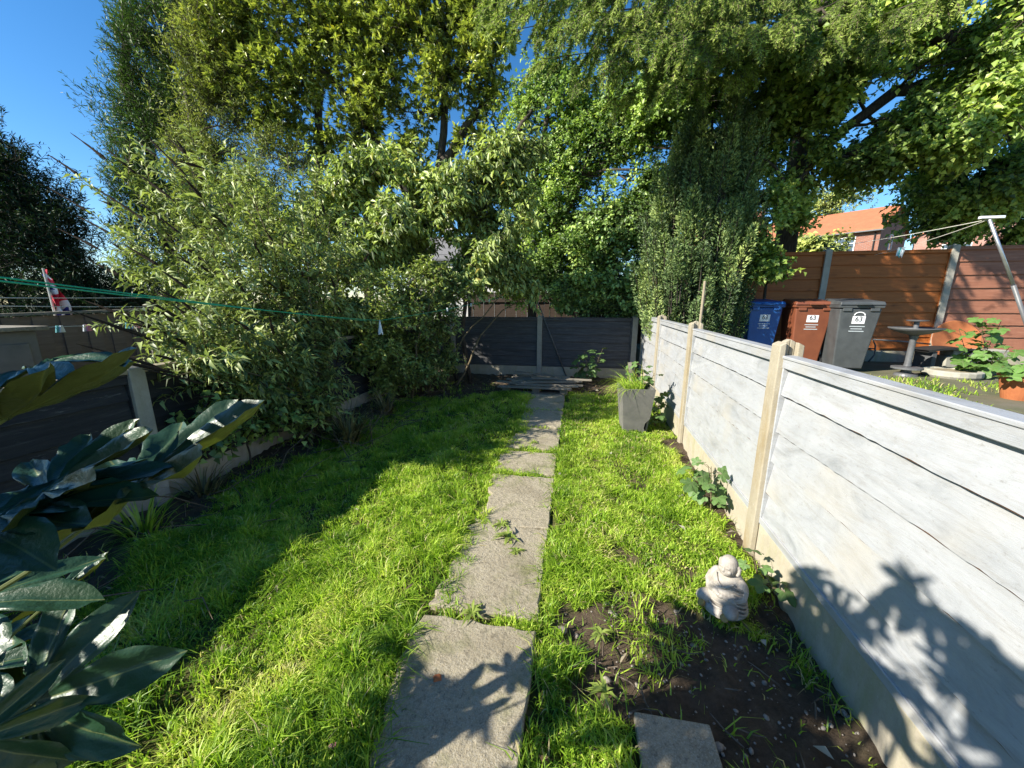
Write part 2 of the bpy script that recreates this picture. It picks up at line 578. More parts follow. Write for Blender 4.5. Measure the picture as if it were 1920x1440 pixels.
M_L_WEED = leaf_mat('weed_leaf', (0.100, 0.160, 0.030), (0.220, 0.300, 0.060), (0.360, 0.440, 0.100), .35, .5, .35)


# ------------------------------------------------------------------ leaf clouds
def leaf_cloud(pos, dirs, nor, L, W, rng, fold=.25, droop=.15, tint=None, fine=False):
    """one small folded blade per row -> V, T, tint"""
    n = len(pos)
    d = nrm(dirs)
    s = nrm(np.cross(d, nor))
    u = np.cross(s, d)
    L = np.broadcast_to(np.asarray(L, float).reshape(-1, 1), (n, 1))
    W = np.broadcast_to(np.asarray(W, float).reshape(-1, 1), (n, 1))
    if tint is None:
        tint = rng.random(n)
    b = pos
    t = pos + d * L - u * L * droop
    if fine:
        m = pos + d * L * .48 + u * L * droop * .25
        l = m + s * W * .5 + u * W * fold
        r = m - s * W * .5 + u * W * fold
        V = np.stack([b, l, m, r, t], 1).reshape(-1, 3)
        base = np.arange(n)[:, None] * 5
        T = np.concatenate([base + np.array([[0, 2, 1]]), base + np.array([[0, 3, 2]]),
                            base + np.array([[1, 2, 4]]), base + np.array([[2, 3, 4]])])
        return V, T, np.repeat(tint, 5)
    m = pos + d * L * .45
    l = m + s * W * .5 + u * W * fold
    r = m - s * W * .5 + u * W * fold
    V = np.stack([b, l, t, r], 1).reshape(-1, 3)
    base = np.arange(n)[:, None] * 4
    T = np.concatenate([base + np.array([[0, 2, 1]]), base + np.array([[0, 3, 2]])])
    return V, T, np.repeat(tint, 4)

def needle_cloud(pos, dirs, nor, L, W, tint):
    """one slim triangle per needle"""
    n = len(pos)
    d = nrm(dirs); s = nrm(np.cross(d, nor))
    V = np.stack([pos - s*W*.5, pos + s*W*.5, pos + d*L], 1).reshape(-1, 3)
    return V, np.arange(n*3).reshape(-1, 3), np.repeat(tint, 3)

def prisms(p0, p1, r0, r1):
    """three-sided twigs, many at once"""
    n = len(p0)
    t = nrm(p1 - p0)
    a = np.where(np.abs(t[:, 2:3]) < .9, np.array([[0, 0, 1.]]), np.array([[1., 0, 0]]))
    u = nrm(np.cross(t, a)); w = np.cross(t, u)
    ring = []
    for k in range(3):
        an = 2*math.pi*k/3
        ring.append(u*math.cos(an) + w*math.sin(an))
    r0 = np.broadcast_to(np.asarray(r0, float).reshape(-1, 1), (n, 1))
    r1 = np.broadcast_to(np.asarray(r1, float).reshape(-1, 1), (n, 1))
    V = np.stack([p0 + k*r0 for k in ring] + [p1 + k*r1 for k in ring], 1).reshape(-1, 3)
    base = np.arange(n)[:, None]*6
    T = []
    for k in range(3):
        k2 = (k+1) % 3
        T.append(base + np.array([[k, k2, 3+k2]]))
        T.append(base + np.array([[k, 3+k2, 3+k]]))
    return V, np.concatenate(T)

def B(px, py, Y, rx, rz, ry=None, w=1.0):
    c = at_y(px, py, Y)
    s = depth(c) / F_PX
    return (c, np.array([rx*s, ry if ry else rx*s*.8, rz*s]), w)

def sample_blobs(blobs, n, rng, shell=.45):
    wts = np.array([b[2]*(b[1][0]*b[1][1]*b[1][2])**.67 for b in blobs])
    idx = rng.choice(len(blobs), n, p=wts/wts.sum())
    C = np.array([b[0] for b in blobs])[idx]
    A = np.array([b[1] for b in blobs])[idx]
    u = nrm(rng.normal(size=(n, 3)))
    r = rng.random(n)**shell
    lump = 1 + .22*noise3(u*1.0 + idx[:, None]*7.3, 5, .9, 2)
    p = C + u*A*(r*lump)[:, None]
    return p, u, idx

def limb_pts(a, b, rng, n=6, wob=.06, sag=0.0):
    a = np.asarray(a, float); b = np.asarray(b, float)
    L = np.linalg.norm(b-a)
    pts = []
    for i in range(n+1):
        t = i/n
        p = a*(1-t) + b*t
        p = p + rng.normal(size=3)*wob*L*math.sin(math.pi*t)*.5
        p[2] += sag*L*math.sin(math.pi*t)
        pts.append(p)
    return pts

def make_tree(name, label, cat, base, stems, blobs, ntwig, nleaf, twig_len, L, W, mat, seed,
              shell=.45, gap=(.35, -.35), bias=(0, 0, .25), droop=.2, fold=.22, rosette=False, hang=0.0,
              bark=None, group=None, trunk_r=.09, fine=False, limb_r=.03, tipdir=None, clump_tint=.35, clip=None):
    rng = np.random.default_rng(seed)
    bark = bark or M_BARK
    root = thing(name, label, cat, base, 0, group)
    inv = -np.asarray(base, float)
    # trunk and limbs
    mb = MB()
    tops = []
    for st in stems:
        pts = [np.asarray(p, float) for p in st]
        fine_pts = []
        for i in range(len(pts)-1):
            for q in limb_pts(pts[i], pts[i+1], rng, 4, .05)[:-1]:
                fine_pts.append(q)
        fine_pts.append(pts[-1])
        rr = np.linspace(trunk_r, trunk_r*.35, len(fine_pts))
        mb.tube([q+inv for q in fine_pts], list(rr), 8)
        tops += fine_pts[len(fine_pts)//3:]
    tops = np.array(tops)
    ends = []
    for c, a, w in blobs:
        dd = np.linalg.norm(tops - c, axis=1) + .4*np.maximum(0, tops[:, 2]-c[2])
        src = tops[np.argmin(dd)]
        pts = limb_pts(src, c, rng, 6, .10, .03)
        mb.tube([q+inv for q in pts], list(np.linspace(limb_r, limb_r*.3, len(pts))), 5, cap=False)
        ends += pts[2:]
        for k in range(5):
            e = c + nrm(rng.normal(size=3) + np.array([0, 0, .2]))*a*.75
            q0 = pts[rng.integers(3, len(pts))]
            sub = limb_pts(q0, e, rng, 4, .12)
            mb.tube([q+inv for q in sub], list(np.linspace(limb_r*.4, limb_r*.12, len(sub))), 4, cap=False)
    mb.build('trunk', bark, root, smooth=True)
    # twigs with leaves
    p, u, idx = sample_blobs(blobs, ntwig, rng, shell)
    g = noise3(p, seed+11, gap[0], 3)
    keep = g > gap[1] + .25*rng.random(len(p))
    if clip is not None:
        keep &= clip(p)
    p, u, idx = p[keep], u[keep], idx[keep]
    n = len(p)
    td = nrm(u*.7 + rng.normal(size=(n, 3))*.55 + np.array(bias))
    if tipdir is not None:
        td = nrm(td*.6 + np.array(tipdir))
    tl = twig_len*(.6 + .8*rng.random(n))
    q0 = p - td*tl[:, None]*.5
    q1 = p + td*tl[:, None]*.5
    V, T = prisms(q0, q1, .004 + twig_len*.008, .0015)
    me = mesh_np('branch', V+inv, T, bark)
    bo = obj('branch', me, root); bo['kind'] = 'stuff'
    # leaves
    ti = np.repeat(np.arange(n), nleaf)
    k = np.tile(np.arange(nleaf), n)
    N = len(ti)
    if rosette:
        f = .75 + .3*rng.random(N)
        ang = k/nleaf*2*math.pi + rng.random(N)*.8 + np.repeat(rng.random(n)*6, nleaf)
    else:
        f = (k+.5)/nleaf + rng.normal(size=N)*.08
        ang = k*math.pi + rng.normal(size=N)*.6 + np.repeat(rng.random(n)*6, nleaf)
    D = td[ti]
    a0 = nrm(np.cross(D, np.array([.13, .21, 1.0])))
    a1 = np.cross(D, a0)
    side = a0*np.cos(ang)[:, None] + a1*np.sin(ang)[:, None]*.75
    lp = q0[ti] + (q1-q0)[ti]*np.clip(f, 0, 1.05)[:, None]
    spread = .55 if rosette else .8
    ld = nrm(D*(1-spread*.6) + side*spread + rng.normal(size=(N, 3))*.2 + np.array([0, 0, -hang]))
    un = nrm(np.array([0, 0, .75]) + rng.normal(size=(N, 3))*.42 + u[ti]*.35 + TO_SUN*.6)
    tint = np.clip(.45 + clump_tint*noise3(p, seed+3, .8, 2)[ti]*.6 + rng.normal(size=N)*.2, 0, .97)
    tint = np.where(rng.random(N) < .012, 1.0, tint)
    sz = (.65 + .6*rng.random(N))
    V, T, tt = leaf_cloud(lp, ld, un, L*sz, W*sz, rng, fold, droop, tint, fine)
    me = mesh_np('crown', V+inv, T, mat, attr={'tint': tt})
    co = obj('crown', me, root); co['kind'] = 'stuff'
    return root


# ================================================================== THE SETTING
# fence line of the right-hand boundary (it runs very slightly off the path's direction)
def fence_x(y):
    return 1.06 + .027*y
LEFT_X = -3.05
BACK_Y = 7.72
TERR_Z = .47

def path_l(y): return -.64 - .012*y + .035*math.sin(y*3.1) + .02*math.sin(y*7.7+1)
def path_r(y): return -.13 - .006*y

far = MB()
far.add([(-400, -60, -.06), (400, -60, -.06), (400, 900, -.06), (-400, 900, -.06)], [(0, 1, 2, 3)])
tag(far.build('ground', M_FAR), kind='structure')

SOIL_POLY = [(-.02, 1.62), (.30, 1.78), (.62, 1.80), (.80, 1.60), (1.02, 1.66), (1.02, .8), (.62, .86), (.30, 1.17), (.04, 1.12)]
def in_poly(x, y, poly):
    c = np.zeros(x.shape, bool)
    n = len(poly)
    for i in range(n):
        x0, y0 = poly[i]; x1, y1 = poly[(i+1) % n]
        with np.errstate(divide='ignore', invalid='ignore'):
            t = ((y0 > y) != (y1 > y)) & (x < (x1-x0)*(y-y0)/(y1-y0+1e-12)+x0)
        c ^= t
    return c

def soil_mask(x, y):
    P2 = np.stack([x, y], -1)
    jx = x + .07*noise3(P2, 61, 3.0, 3)
    jy = y + .07*noise3(P2, 62, 3.0, 3)
    m = in_poly(jx, jy, SOIL_POLY).astype(float)
    # bare strip at the foot of the right fence
    fx = 1.06 + .027*y
    m = np.maximum(m, np.clip((x - (fx - .13 + .10*noise3(P2, 63, .9, 3)))/.06, 0, 1)*(y < 4.2))
    # bare, twiggy strip at the foot of the left fence and shrubs
    lb = -2.55 + .25*noise3(P2, 64, .7, 3) + np.clip((y-3.2)*.10, 0, .25)
    m = np.maximum(m, np.clip((lb - x)/.12, 0, 1))
    # back border
    m = np.maximum(m, np.clip((y - (6.05 + .18*noise3(P2, 65, .8, 3) - .5*(x < -1.4)))/.15, 0, 1))
    # worn patches in the right-hand turf
    m = np.maximum(m, .7*np.clip((noise3(P2, 66, 2.1, 3)-.72)/.3, 0, 1)*(x > .25)*(y < 3.3))
    return m

def ground_h(x, y):
    P2 = np.stack([x, y], -1)
    h = .018*noise3(P2, 71, .6, 3) + .006*noise3(P2, 72, 4.5, 3)
    h = h + .035*np.clip((-2.2-x)/.7, 0, 1)
    inp = (x > -.70) & (x < -.10)
    return np.where(inp, -.02, h) - .012*soil_mask(x, y)*(x > 0)

gx = np.arange(-3.3, 1.33, .04); gy = np.arange(-.6, 8.0, .04)
X, Y = np.meshgrid(gx, gy)
Zg = ground_h(X, Y)
sm = soil_mask(X, Y)
Zg = Zg + sm*.013*noise3(np.stack([X, Y], -1), 73, 7, 2)
V = np.stack([X, Y, Zg], -1).reshape(-1, 3)
ny, nx = X.shape
ii = (np.arange(ny-1)[:, None]*nx + np.arange(nx-1)[None, :]).ravel()
Q = np.stack([ii, ii+1, ii+nx+1, ii+nx], 1)
tag(obj('lawn', mesh_np('lawn', V, Q, M_GROUND, True, {'soil': sm.ravel()})), kind='structure')

# neighbour's raised ground on the right
tb = MB()
tb.box((1.40, -2, -.3), (16, 7.70, TERR_Z))
tb.box((1.40, 7.70, -.3), (16, 14, TERR_Z-.03))
tag(tb.build('terrace', M_TERRACE), kind='structure')
# neighbour's lower ground on the left
tb = MB()
tb.box((-16, -3, -.3), (-3.15, 14, -.01))
tag(tb.build('neighbour_ground', M_FAR), kind='structure')

# ------------------------------------------------------------------ path
rng = np.random.default_rng(4)
bed = MB(); bed.box((-.80, -.5, -.08), (-.06, 6.2, -.026))
pathway = tag(bed.build('path', M_GROUND), kind='structure')
slab_y = [(-.30, .52), (.545, 1.455), (1.515, 2.245), (2.262, 3.00), (3.08, 3.56), (3.66, 4.35), (4.38, 5.08), (5.11, 5.95)]
for (a, b) in slab_y:
    n = 16
    def edge(fixed, lo, hi, amp, horizontal):
        return [(t, fixed + amp*(random.random()-.5)) for t in np.linspace(lo, hi, n)]
    random.seed(int(a*100)+7)
    loop = []
    w = .012
    tilt = random.uniform(-.006, .006)
    for t in np.linspace(0, 1, n)[:-1]:
        y = a+(b-a)*t; loop.append((path_r(y) + random.uniform(-w, w)*.5, y))
    for t in np.linspace(0, 1, 10)[:-1]:
        x = path_r(b)*(1-t)+path_l(b)*t; loop.append((x, b + random.uniform(-w, w)))
    for t in np.linspace(0, 1, n)[:-1]:
        y = b+(a-b)*t; loop.append((path_l(y) + random.uniform(-w, w)*2.4, y))
    for t in np.linspace(0, 1, 10)[:-1]:
        x = path_l(a)*(1-t)+path_r(a)*t; loop.append((x, a + random.uniform(-w, w)))
    mb = MB()
    k = len(loop)
    top = [(x, y, .012 + tilt*(y-a)/.3) for x, y in loop]
    cx = sum(x for x, y in loop)/k; cy = (a+b)/2
    top_in = [(cx+(x-cx)*.975, cy+(y-cy)*.982, z+.006) for x, y, z in top]
    bot = [(x, y, -.05) for x, y in loop]
    fs = [(i, (i+1) % k, k+(i+1) % k, k+i) for i in range(k)]
    fs += [(k+i, k+(i+1) % k, 2*k+(i+1) % k, 2*k+i) for i in range(k)]
    fs += [tuple(range(2*k, 3*k))]
    mb.add(bot+top+top_in, fs)
    mb.build('slab', M_SLAB, pathway)

# loose paving block on the soil
mb = MB(); mb.box((.255, .90, -.03), (.515, 1.155, .032))
tag(mb.build('paving_block', M_SLAB, bevel=.006), 'small square grey concrete block lying beside the bare soil', 'paving block')

# ------------------------------------------------------------------ fences
def h_post(name, h, parent, loc, rz, mat, sx=.058, sy=.05):
    """concrete H post: slots face +-y, weathered ridge runs along y"""
    mb = MB()
    slot, web = .027, .019
    z0 = -.15
    def zt(x): return h + .032*(1-abs(x)/sx)
    def col(x0, x1, y):
        mb.add([(x0,-y,z0),(x1,-y,z0),(x1,y,z0),(x0,y,z0),(x0,-y,zt(x0)),(x1,-y,zt(x1)),(x1,y,zt(x1)),(x0,y,zt(x0))],
               [(0,3,2,1),(4,5,6,7),(0,1,5,4),(1,2,6,5),(2,3,7,6),(3,0,4,7)])
    col(-sx, -slot, sy)
    col(-slot+.0005, 0, web); col(0.0005, slot-.0005, web)
    col(slot, sx, sy)
    return mb.build(name, mat, parent, loc, rz, bevel=.005)

def wavy_board(L, z0, z1, rng, amp=.012, proud=.020, thick=.012, n=44, top_x=-.002):
    """lapped board along local y, front towards -x, ragged lower edge with bare wood showing along it"""
    mb = MB()
    ys = np.linspace(0, L, n+1)
    ph = rng.uniform(0, 6.28, 4)
    tilt = rng.normal()*.5
    wv = amp*(.6*np.sin(ys*1.9+ph[0]) + .25*np.sin(ys*5.1+ph[1]) + tilt*(ys/L-.5)) + rng.normal(size=n+1)*amp*.10
    chip = np.clip(rng.normal(size=n+1)*.0016 + .0024, .0008, .006)
    vs = []
    for y, w, c in zip(ys, wv, chip):
        bx = -proud + rng.normal()*.0005
        zb = z0 + w
        f = c/(z1-zb)
        vs += [(top_x, y, z1), (bx*(1-f)+top_x*f, y, zb+c), (bx+.0035, y, zb), (bx+thick, y, zb), (top_x+thick, y, z1)]
    fr, bt = [], []
    for i in range(n):
        a = i*5; b = a+5
        fr += [(a, a+1, b+1, b), (a+3, a+4, b+4, b+3), (a+4, a, b, b+4)]
        bt += [(a+1, a+2, b+2, b+1), (a+2, a+3, b+3, b+2)]
    e = n*5
    fr += [(0, 4, 3, 2, 1), (e, e+1, e+2, e+3, e+4)]
    mb.add(vs, fr, 0)
    mb.f += bt; mb.m += [1]*len(bt)
    return mb

def lap_panel(parent, loc, rz, L, H, nb, mats, rng, rail=.05, first=None, amp=.012, name='panel', batten=True):
    """one overlap panel: frame + separate boards; z from 0 to H, along local y, face -x"""
    fr = MB()
    fr.box((-.034, 0, H-rail), (.028, L, H))
    fr.box((-.040, -.004, H), (.034, L+.004, H+.016))
    fr.box((-.031, 0, 0), (.024, L, .040))
    if batten:
        for y0 in (0.0, L-.034):
            fr.box((-.032, y0, .0405), (.022, y0+.034, H-rail-.0005))
    p = fr.build(name, mats, parent, loc, rz, bevel=.003, seg=1)
    lo, hi = .032, H-rail+.015
    ex = (hi-lo)/nb
    edges = [hi - ex*(i+1) + rng.uniform(-.02, .02) for i in range(nb)]
    edges[-1] = lo
    prev = hi
    for i, e in enumerate(edges):
        b = wavy_board(L-.072, e, prev + (.028 if i else 0), rng, amp if i < nb-1 else amp*.3,
                       proud=.024+.004*rng.random(), top_x=-.001)
        o = b.build('board', mats, p, (.002, .036, 0))
        prev = e
    return p

# -- right-hand white fence
rng = np.random.default_rng(21)
wf = thing('white_fence', 'low white painted lap fence with concrete posts along the lawn', 'fence', (fence_x(4), 4, 0))
wf_inv = Vector((-fence_x(4), -4, 0))
py_ = [.42, 2.25, 4.08, 5.91]
wrz = -math.atan(.027)
hts = [1.285, 1.275, 1.285, 1.29]
for y, h in zip(py_, hts):
    h_post('post', h, wf, Vector((fence_x(y), y, 0))+wf_inv, wrz, M_POST)
h_post('post', 1.24, wf, Vector((fence_x(7.66)+.01, 7.66, 0))+wf_inv, wrz, M_POST)
starts = [-1.41, .42, 2.25, 4.08, 5.91]
ptop = [1.205, 1.205, 1.225, 1.235, 1.24]
for i, y0 in enumerate(starts):
    L = 1.83-.045 if i < 4 else 1.75-.045
    ya = y0+.022
    g0 = .235
    base = Vector((fence_x(ya), ya, 0))+wf_inv
    lap_panel(wf, base+Vector((0, 0, g0)), wrz, L, ptop[i]-g0, 5, [M_WHITE, M_BARE], rng, amp=.006)
    gb = MB(); gb.box((-.024, 0, -.05), (.024, L, g0-.006))
    gb.build('gravel_board', M_GRAVELBOARD, wf, base, wrz, bevel=.004)

# -- back fence, face towards -y
rng = np.random.default_rng(22)
bf = thing('back_fence', 'dark grey lap fence with concrete posts across the end of the garden', 'fence', (-.76, BACK_Y, 0))
bpx = [-2.60, -.76, 1.12]
for x in bpx[:2] + [1.10]:
    h_post('post', 1.21, bf, (x+.76, 0, 0), R(90), M_POST_GREY)
spans = [(-4.43, -2.60), (-2.60, -.76), (-.76, 1.075)]
for a, b in spans:
    L = b-a-.045
    # local y -> -x when rotated by 90 deg; face -x -> -y
    lap_panel(bf, (b-.022+.76, 0, .20), R(90), L, .985, 6, [M_BACK, M_BACK], rng, amp=.006)
    gb = MB(); gb.box((-.024, 0, -.05), (.024, L, .194))
    gb.build('gravel_board', M_GRAVELBOARD, bf, (b-.022+.76, 0, 0), R(90), bevel=.004)

# -- left fence, face towards +x
rng = np.random.default_rng(23)
lf = thing('left_fence', 'low black lap fence with pale top rail and concrete posts on the shrub side', 'fence', (LEFT_X, 2.08, 0))
lpy = [-1.58, .25, 2.08, 3.91, 5.74]
for y in lpy:
    h_post('post', 1.055, lf, (0, y-2.08, 0), 0, M_POST_GREY)
for y in lpy:
    L = 1.83-.045
    p = lap_panel(lf, (0, y+1.83-.022-2.08, .21), R(180), L, .79, 5, [M_DARK, M_DARK], rng, amp=.006)
    tr = MB(); tr.box((-.05, .02, 1.018), (.05, 1.81, 1.052))
    tr.build('top_rail', M_CAP, lf, (0, y-2.08, 0), 0, bevel=.004)
    gb = MB(); gb.box((-.024, 0, -.05), (.024, L, .204))
    gb.build('gravel_board', M_GRAVELBOARD, lf, (0, y+.022-2.08, 0), 0, bevel=.004)

# -- neighbour's close-board fence on the left
rng = np.random.default_rng(24)
CX = -6.4
cf = thing('board_fence', 'grey brown upright board fence beyond the black fence, at the neighbour side', 'fence', (CX, 3, 0))
bw = .125
yy = 0.6; bmesh_cache = []
for k in range(4):
    mb = MB(); mb.box((-.009, 0, 0), (.009, bw+.02, 1.0)); bmesh_cache.append(mb.mesh('board', M_CLOSE))
i = 0
while yy < 9.5:
    h = 1.30 + .022*(yy-2)
    o = obj('board', bmesh_cache[i % 4], cf, (.022*(i % 2), yy-3, 0))
    o.scale = (1, 1, h)
    o.rotation_euler = (0, 0, rng.normal()*.02)
    if i % 15 == 4:
        pb = MB(); pb.box((-.05, -.05, 0), (.05, .05, h+.02)); pb.build('post', M_WOOD, cf, (.09, yy-3+.05, 0))
    yy += bw; i += 1
cr = MB()
cr.add([(-.03, -2.4, 1.245), (.05, -2.4, 1.245), (.05, 6.5, 1.455), (-.03, 6.5, 1.455), (-.03, -2.4, 1.275), (.05, -2.4, 1.275), (.05, 6.5, 1.485), (-.03, 6.5, 1.485)],
       [(0,3,2,1),(4,5,6,7),(0,1,5,4),(1,2,6,5),(2,3,7,6),(3,0,4,7)])
cr.build('capping_rail', M_WOOD, cf, (0.01, 0, .035))

# low pale timber edging inside the neighbour garden
lo = thing('low_rail', 'low grey timber rail standing behind the black fence', 'rail', (-4.6, 3.4, 0))
m_ = MB(); m_.box((-.03, -1.4, .72), (.03, 1.6, .86)); m_.build('rail', M_WOOD, lo)
for y in (-1.3, 0.05, 1.5):
    m_ = MB(); m_.box((-.05, y-.04, 0), (-.031, y+.04, 1.0)); m_.build('post', M_WOOD, lo)

# -- brown fence of the right-hand neighbour, face towards -y, on the raised ground
rng = np.random.default_rng(25)
RY = 7.62
of = thing('brown_fence', 'tall orange brown lap fence with concrete posts behind the wheelie bins', 'fence', (5.0, RY, TERR_Z))
p1 = at_y(1537, 560, RY)[0]; p2 = at_y(1766, 560, RY)[0]
pitch = p2-p1
px_ = [p1-pitch, p1, p2, p2+pitch, p2+2*pitch]
for j, x in enumerate(px_):
    h_post('post', 1.93 if j != 1 else 1.90, of, (x-5, 0, 0), R(90), M_POST_GREY)
for j in range(len(px_)-1):
    b = px_[j+1]; L = pitch-.045
    mats = [M_ORANGE, M_ORANGE] if j < 2 else [M_BROWN, M_BROWN]
    lap_panel(of, (b-.022-5, 0, .20), R(90), L, 1.66 if j < 2 else 1.70, 8, mats, rng, amp=.006, rail=.04)
    gb = MB(); gb.box((-.024, 0, -.05), (.024, L, .194))
    gb.build('gravel_board', M_GRAVELBOARD, of, (b-.022-5, 0, 0), R(90), bevel=.004)

M_FARF = mat_stain('dark_brown_board', (.030, .020, .014), (.045, .030, .022), (.07, .048, .036))
# dark fence further back between the trees
rng = np.random.default_rng(26)
df = thing('far_fence', 'dark brown board fence seen under the trees beyond the end fence', 'fence', (0, 10.2, 0))
for i in range(34):
    mb = MB(); mb.box((0, -.01, 0), (.145, .01, 1.75+rng.uniform(-.01, .01)))
    mb.build('board', M_FARF, df, (-3.0+i*.15, .012*(i % 2), 0))
mb = MB(); mb.box((-3.05, -.055, 1.5), (2.15, -.03, 1.6)); mb.build('rail', M_FARF, df)


# ================================================================== HOUSES
def uv_box_wall(me):
    """planar UVs in metres so that brick courses keep their size"""
    uv = me.uv_layers.new(name='UVMap')
    for poly in me.polygons:
        n = poly.normal
        t = Vector((0, 0, 1)).cross(n)
        if t.length < .2: t = Vector((1, 0, 0))
        t.normalize()
        b = n.cross(t)
        for li in poly.loop_indices:
            co = me.vertices[me.loops[li].vertex_index].co
            uv.data[li].uv = (co.dot(t), co.dot(b))

def house(name, label, corner, u, w, length, width, eave, ridge, wall_mat, roof_mat, wins, gable_wins, chim=None):
    """corner = near corner; u runs along the front, w runs into the depth; local x=u, y=w"""
    ang = math.atan2(u[1], u[0])
    root = thing(name, label, 'house', corner, ang)
    flip = 1 if (u[0]*w[1]-u[1]*w[0]) > 0 else -1
    W_ = width*flip
    mb = MB()
    y0, y1 = 0, W_
    mb.add([(0,y0,-2),(length,y0,-2),(length,y1,-2),(0,y1,-2),(0,y0,eave),(length,y0,eave),(length,y1,eave),(0,y1,eave),(0,W_/2,ridge),(length,W_/2,ridge)],
           [(0,1,5,4),(2,3,7,6),(3,0,4,8,7),(1,2,6,9,5)])
    o = mb.build('wall', wall_mat, root); uv_box_wall(o.data)
    rb = MB()
    ov = .30
    s = (ridge-eave)/(width/2)
    for sgn, ye in ((0, y0-ov*flip), (1, y1+ov*flip)):
        ze = eave - ov*s
        ps = [(-ov*.6, ye, ze), (length+ov, ye, ze), (length+ov, W_/2, ridge+.02), (-ov*.6, W_/2, ridge+.02)]
        rb.add([(a, b, c+.03) for a, b, c in ps]+[(a, b, c+.14) for a, b, c in ps],
               [(0,1,2,3),(4,5,6,7),(0,1,5,4),(1,2,6,5),(2,3,7,6),(3,0,4,7)])
    r = rb.build('roof', roof_mat, root); uv_box_wall(r.data)
    if chim:
        c = MB(); c.box((chim-.4, W_/2-.3, ridge-.4), (chim+.4, W_/2+.3, ridge+1.1)); c.box((chim-.46, W_/2-.36, ridge+1.1), (chim+.46, W_/2+.36, ridge+1.22))
        co = c.build('chimney', wall_mat, r); uv_box_wall(co.data)
    g = MB(); g.box((-.2, -ov*flip-.05, eave-ov*s-.04), (length+.2, -ov*flip+.05, eave-ov*s+.04)); g.build('gutter', M_DKMETAL, root)
    g = MB(); g.tube([(.25, -.06*flip, eave-.25), (.25, -.06*flip, -1.5)], .04, 8); g.build('downpipe', M_INK, root)
    def win(wx, wz, ww, wh, gable):
        mb = MB(); gl = MB()
        t = .06
        d0, d1 = (-.05, .02)
        def bx(m, a0, a1, z0, z1, e0, e1):
            if gable:
                lo_, hi_ = sorted((a0*flip, a1*flip))
                m.box((e0, lo_, z0), (e1, hi_, z1))
            else:
                lo_, hi_ = sorted((e0*flip, e1*flip))
                m.box((a0, lo_, z0), (a1, hi_, z1))
        bx(mb, wx, wx+ww, wz, wz+t, d0, d1); bx(mb, wx, wx+ww, wz+wh-t, wz+wh, d0, d1)
        bx(mb, wx, wx+t, wz+t, wz+wh-t, d0, d1); bx(mb, wx+ww-t, wx+ww, wz+t, wz+wh-t, d0, d1)
        if ww > 1.0:
            bx(mb, wx+ww/2-t/2, wx+ww/2+t/2, wz+t, wz+wh-t, d0, d1)
        bx(mb, wx+t, wx+ww-t, wz+wh*.68, wz+wh*.68+t*.7, d0+.01, d1)
        f = mb.build('window', M_UPVC, root)
        bx(gl, wx+t, wx+ww-t, wz+t, wz+wh-t, -.015, .0)
        gl.build('pane', M_GLASS, f)
    for a in wins: win(*a, False)
    for a in gable_wins: win(*a, True)
    return root

hc = at_d(1645, 470, 24.5)
hc = (hc[0], hc[1], 0.6)
gn = nrm(np.array([.70, -.71]))
ze = (at_d(1645, 428, 24.5)[2]) - .6
zr = (at_d(1668, 390, 26.0)[2]) - .6
house('brick_house', 'red brick house with orange tiled roof and dark gable beyond the brown fence', hc, (-gn[0], -gn[1]), (.71, .70), 15, 6.5, ze, zr,
      M_BRICK, M_ROOF, [(1.2, ze-1.75, 2.0, 1.35), (6.8, ze-1.75, 2.0, 1.35), (11.0, ze-1.7, 1.1, 1.2)], [(2.2, ze-1.9, .75, 1.7)], chim=9)
hc2 = at_d(1712, 470, 32)
house('pink_brick_house', 'pink brick house half hidden by the leaves of the right hand tree', (hc2[0], hc2[1], .6), (.64, .77), (.77, -.64), 7, 6, 6.2, 7.8,
      M_BRICK2, M_ROOF, [(2.0, 4.3, 1.6, 1.2)], [(1.6, 4.3, 1.6, 1.2)])
hc3 = at_d(760, 480, 33)
house('pale_house', 'pale rendered house with grey roof glimpsed through the end shrubs', (hc3[0], hc3[1], .2), (1, .05), (-.05, 1), 12, 7, 5.0, 7.2,
      M_RENDER, M_GREYSHED, [(1.5, 3.0, 1.8, 1.3), (5.2, 3.0, 1.2, 1.2), (8.5, 3.0, 1.8, 1.3), (1.5, .6, 1.8, 1.3), (8.5, .6, 1.8, 1.3)], [], chim=3)


# ================================================================== TREES
def gpt(px, Y, z=0.0):
    p = at_y(px, 560, Y); return np.array([p[0], Y, z])

# dark conifer far left
b0 = gpt(20, 7.5)
make_tree('conifer_tree', 'dark green conifer with wispy top beyond the upright board fence', 'tree', b0,
          [[b0, b0+np.array([0, 0, 2.5]), b0+np.array([-.3, 0, 6.0])]],
          [B(-30, 470, 7.5, 150, 150), B(110, 500, 7.5, 75, 110), B(20, 380, 7.5, 110, 110), B(-30, 300, 7.5, 70, 110), B(80, 420, 7.4, 80, 90), B(30, 300, 7.5, 45, 70), B(-60, 590, 7.0, 160, 90), B(120, 570, 7.3, 70, 60), B(200, 560, 7.8, 80, 60), B(270, 560, 8.2, 70, 50)],
          10500, 8, .34, .13, .027, M_L_DARKCON, 101, shell=.5, gap=(.4, -.55), bias=(0, 0, .5), droop=.1, trunk_r=.16)

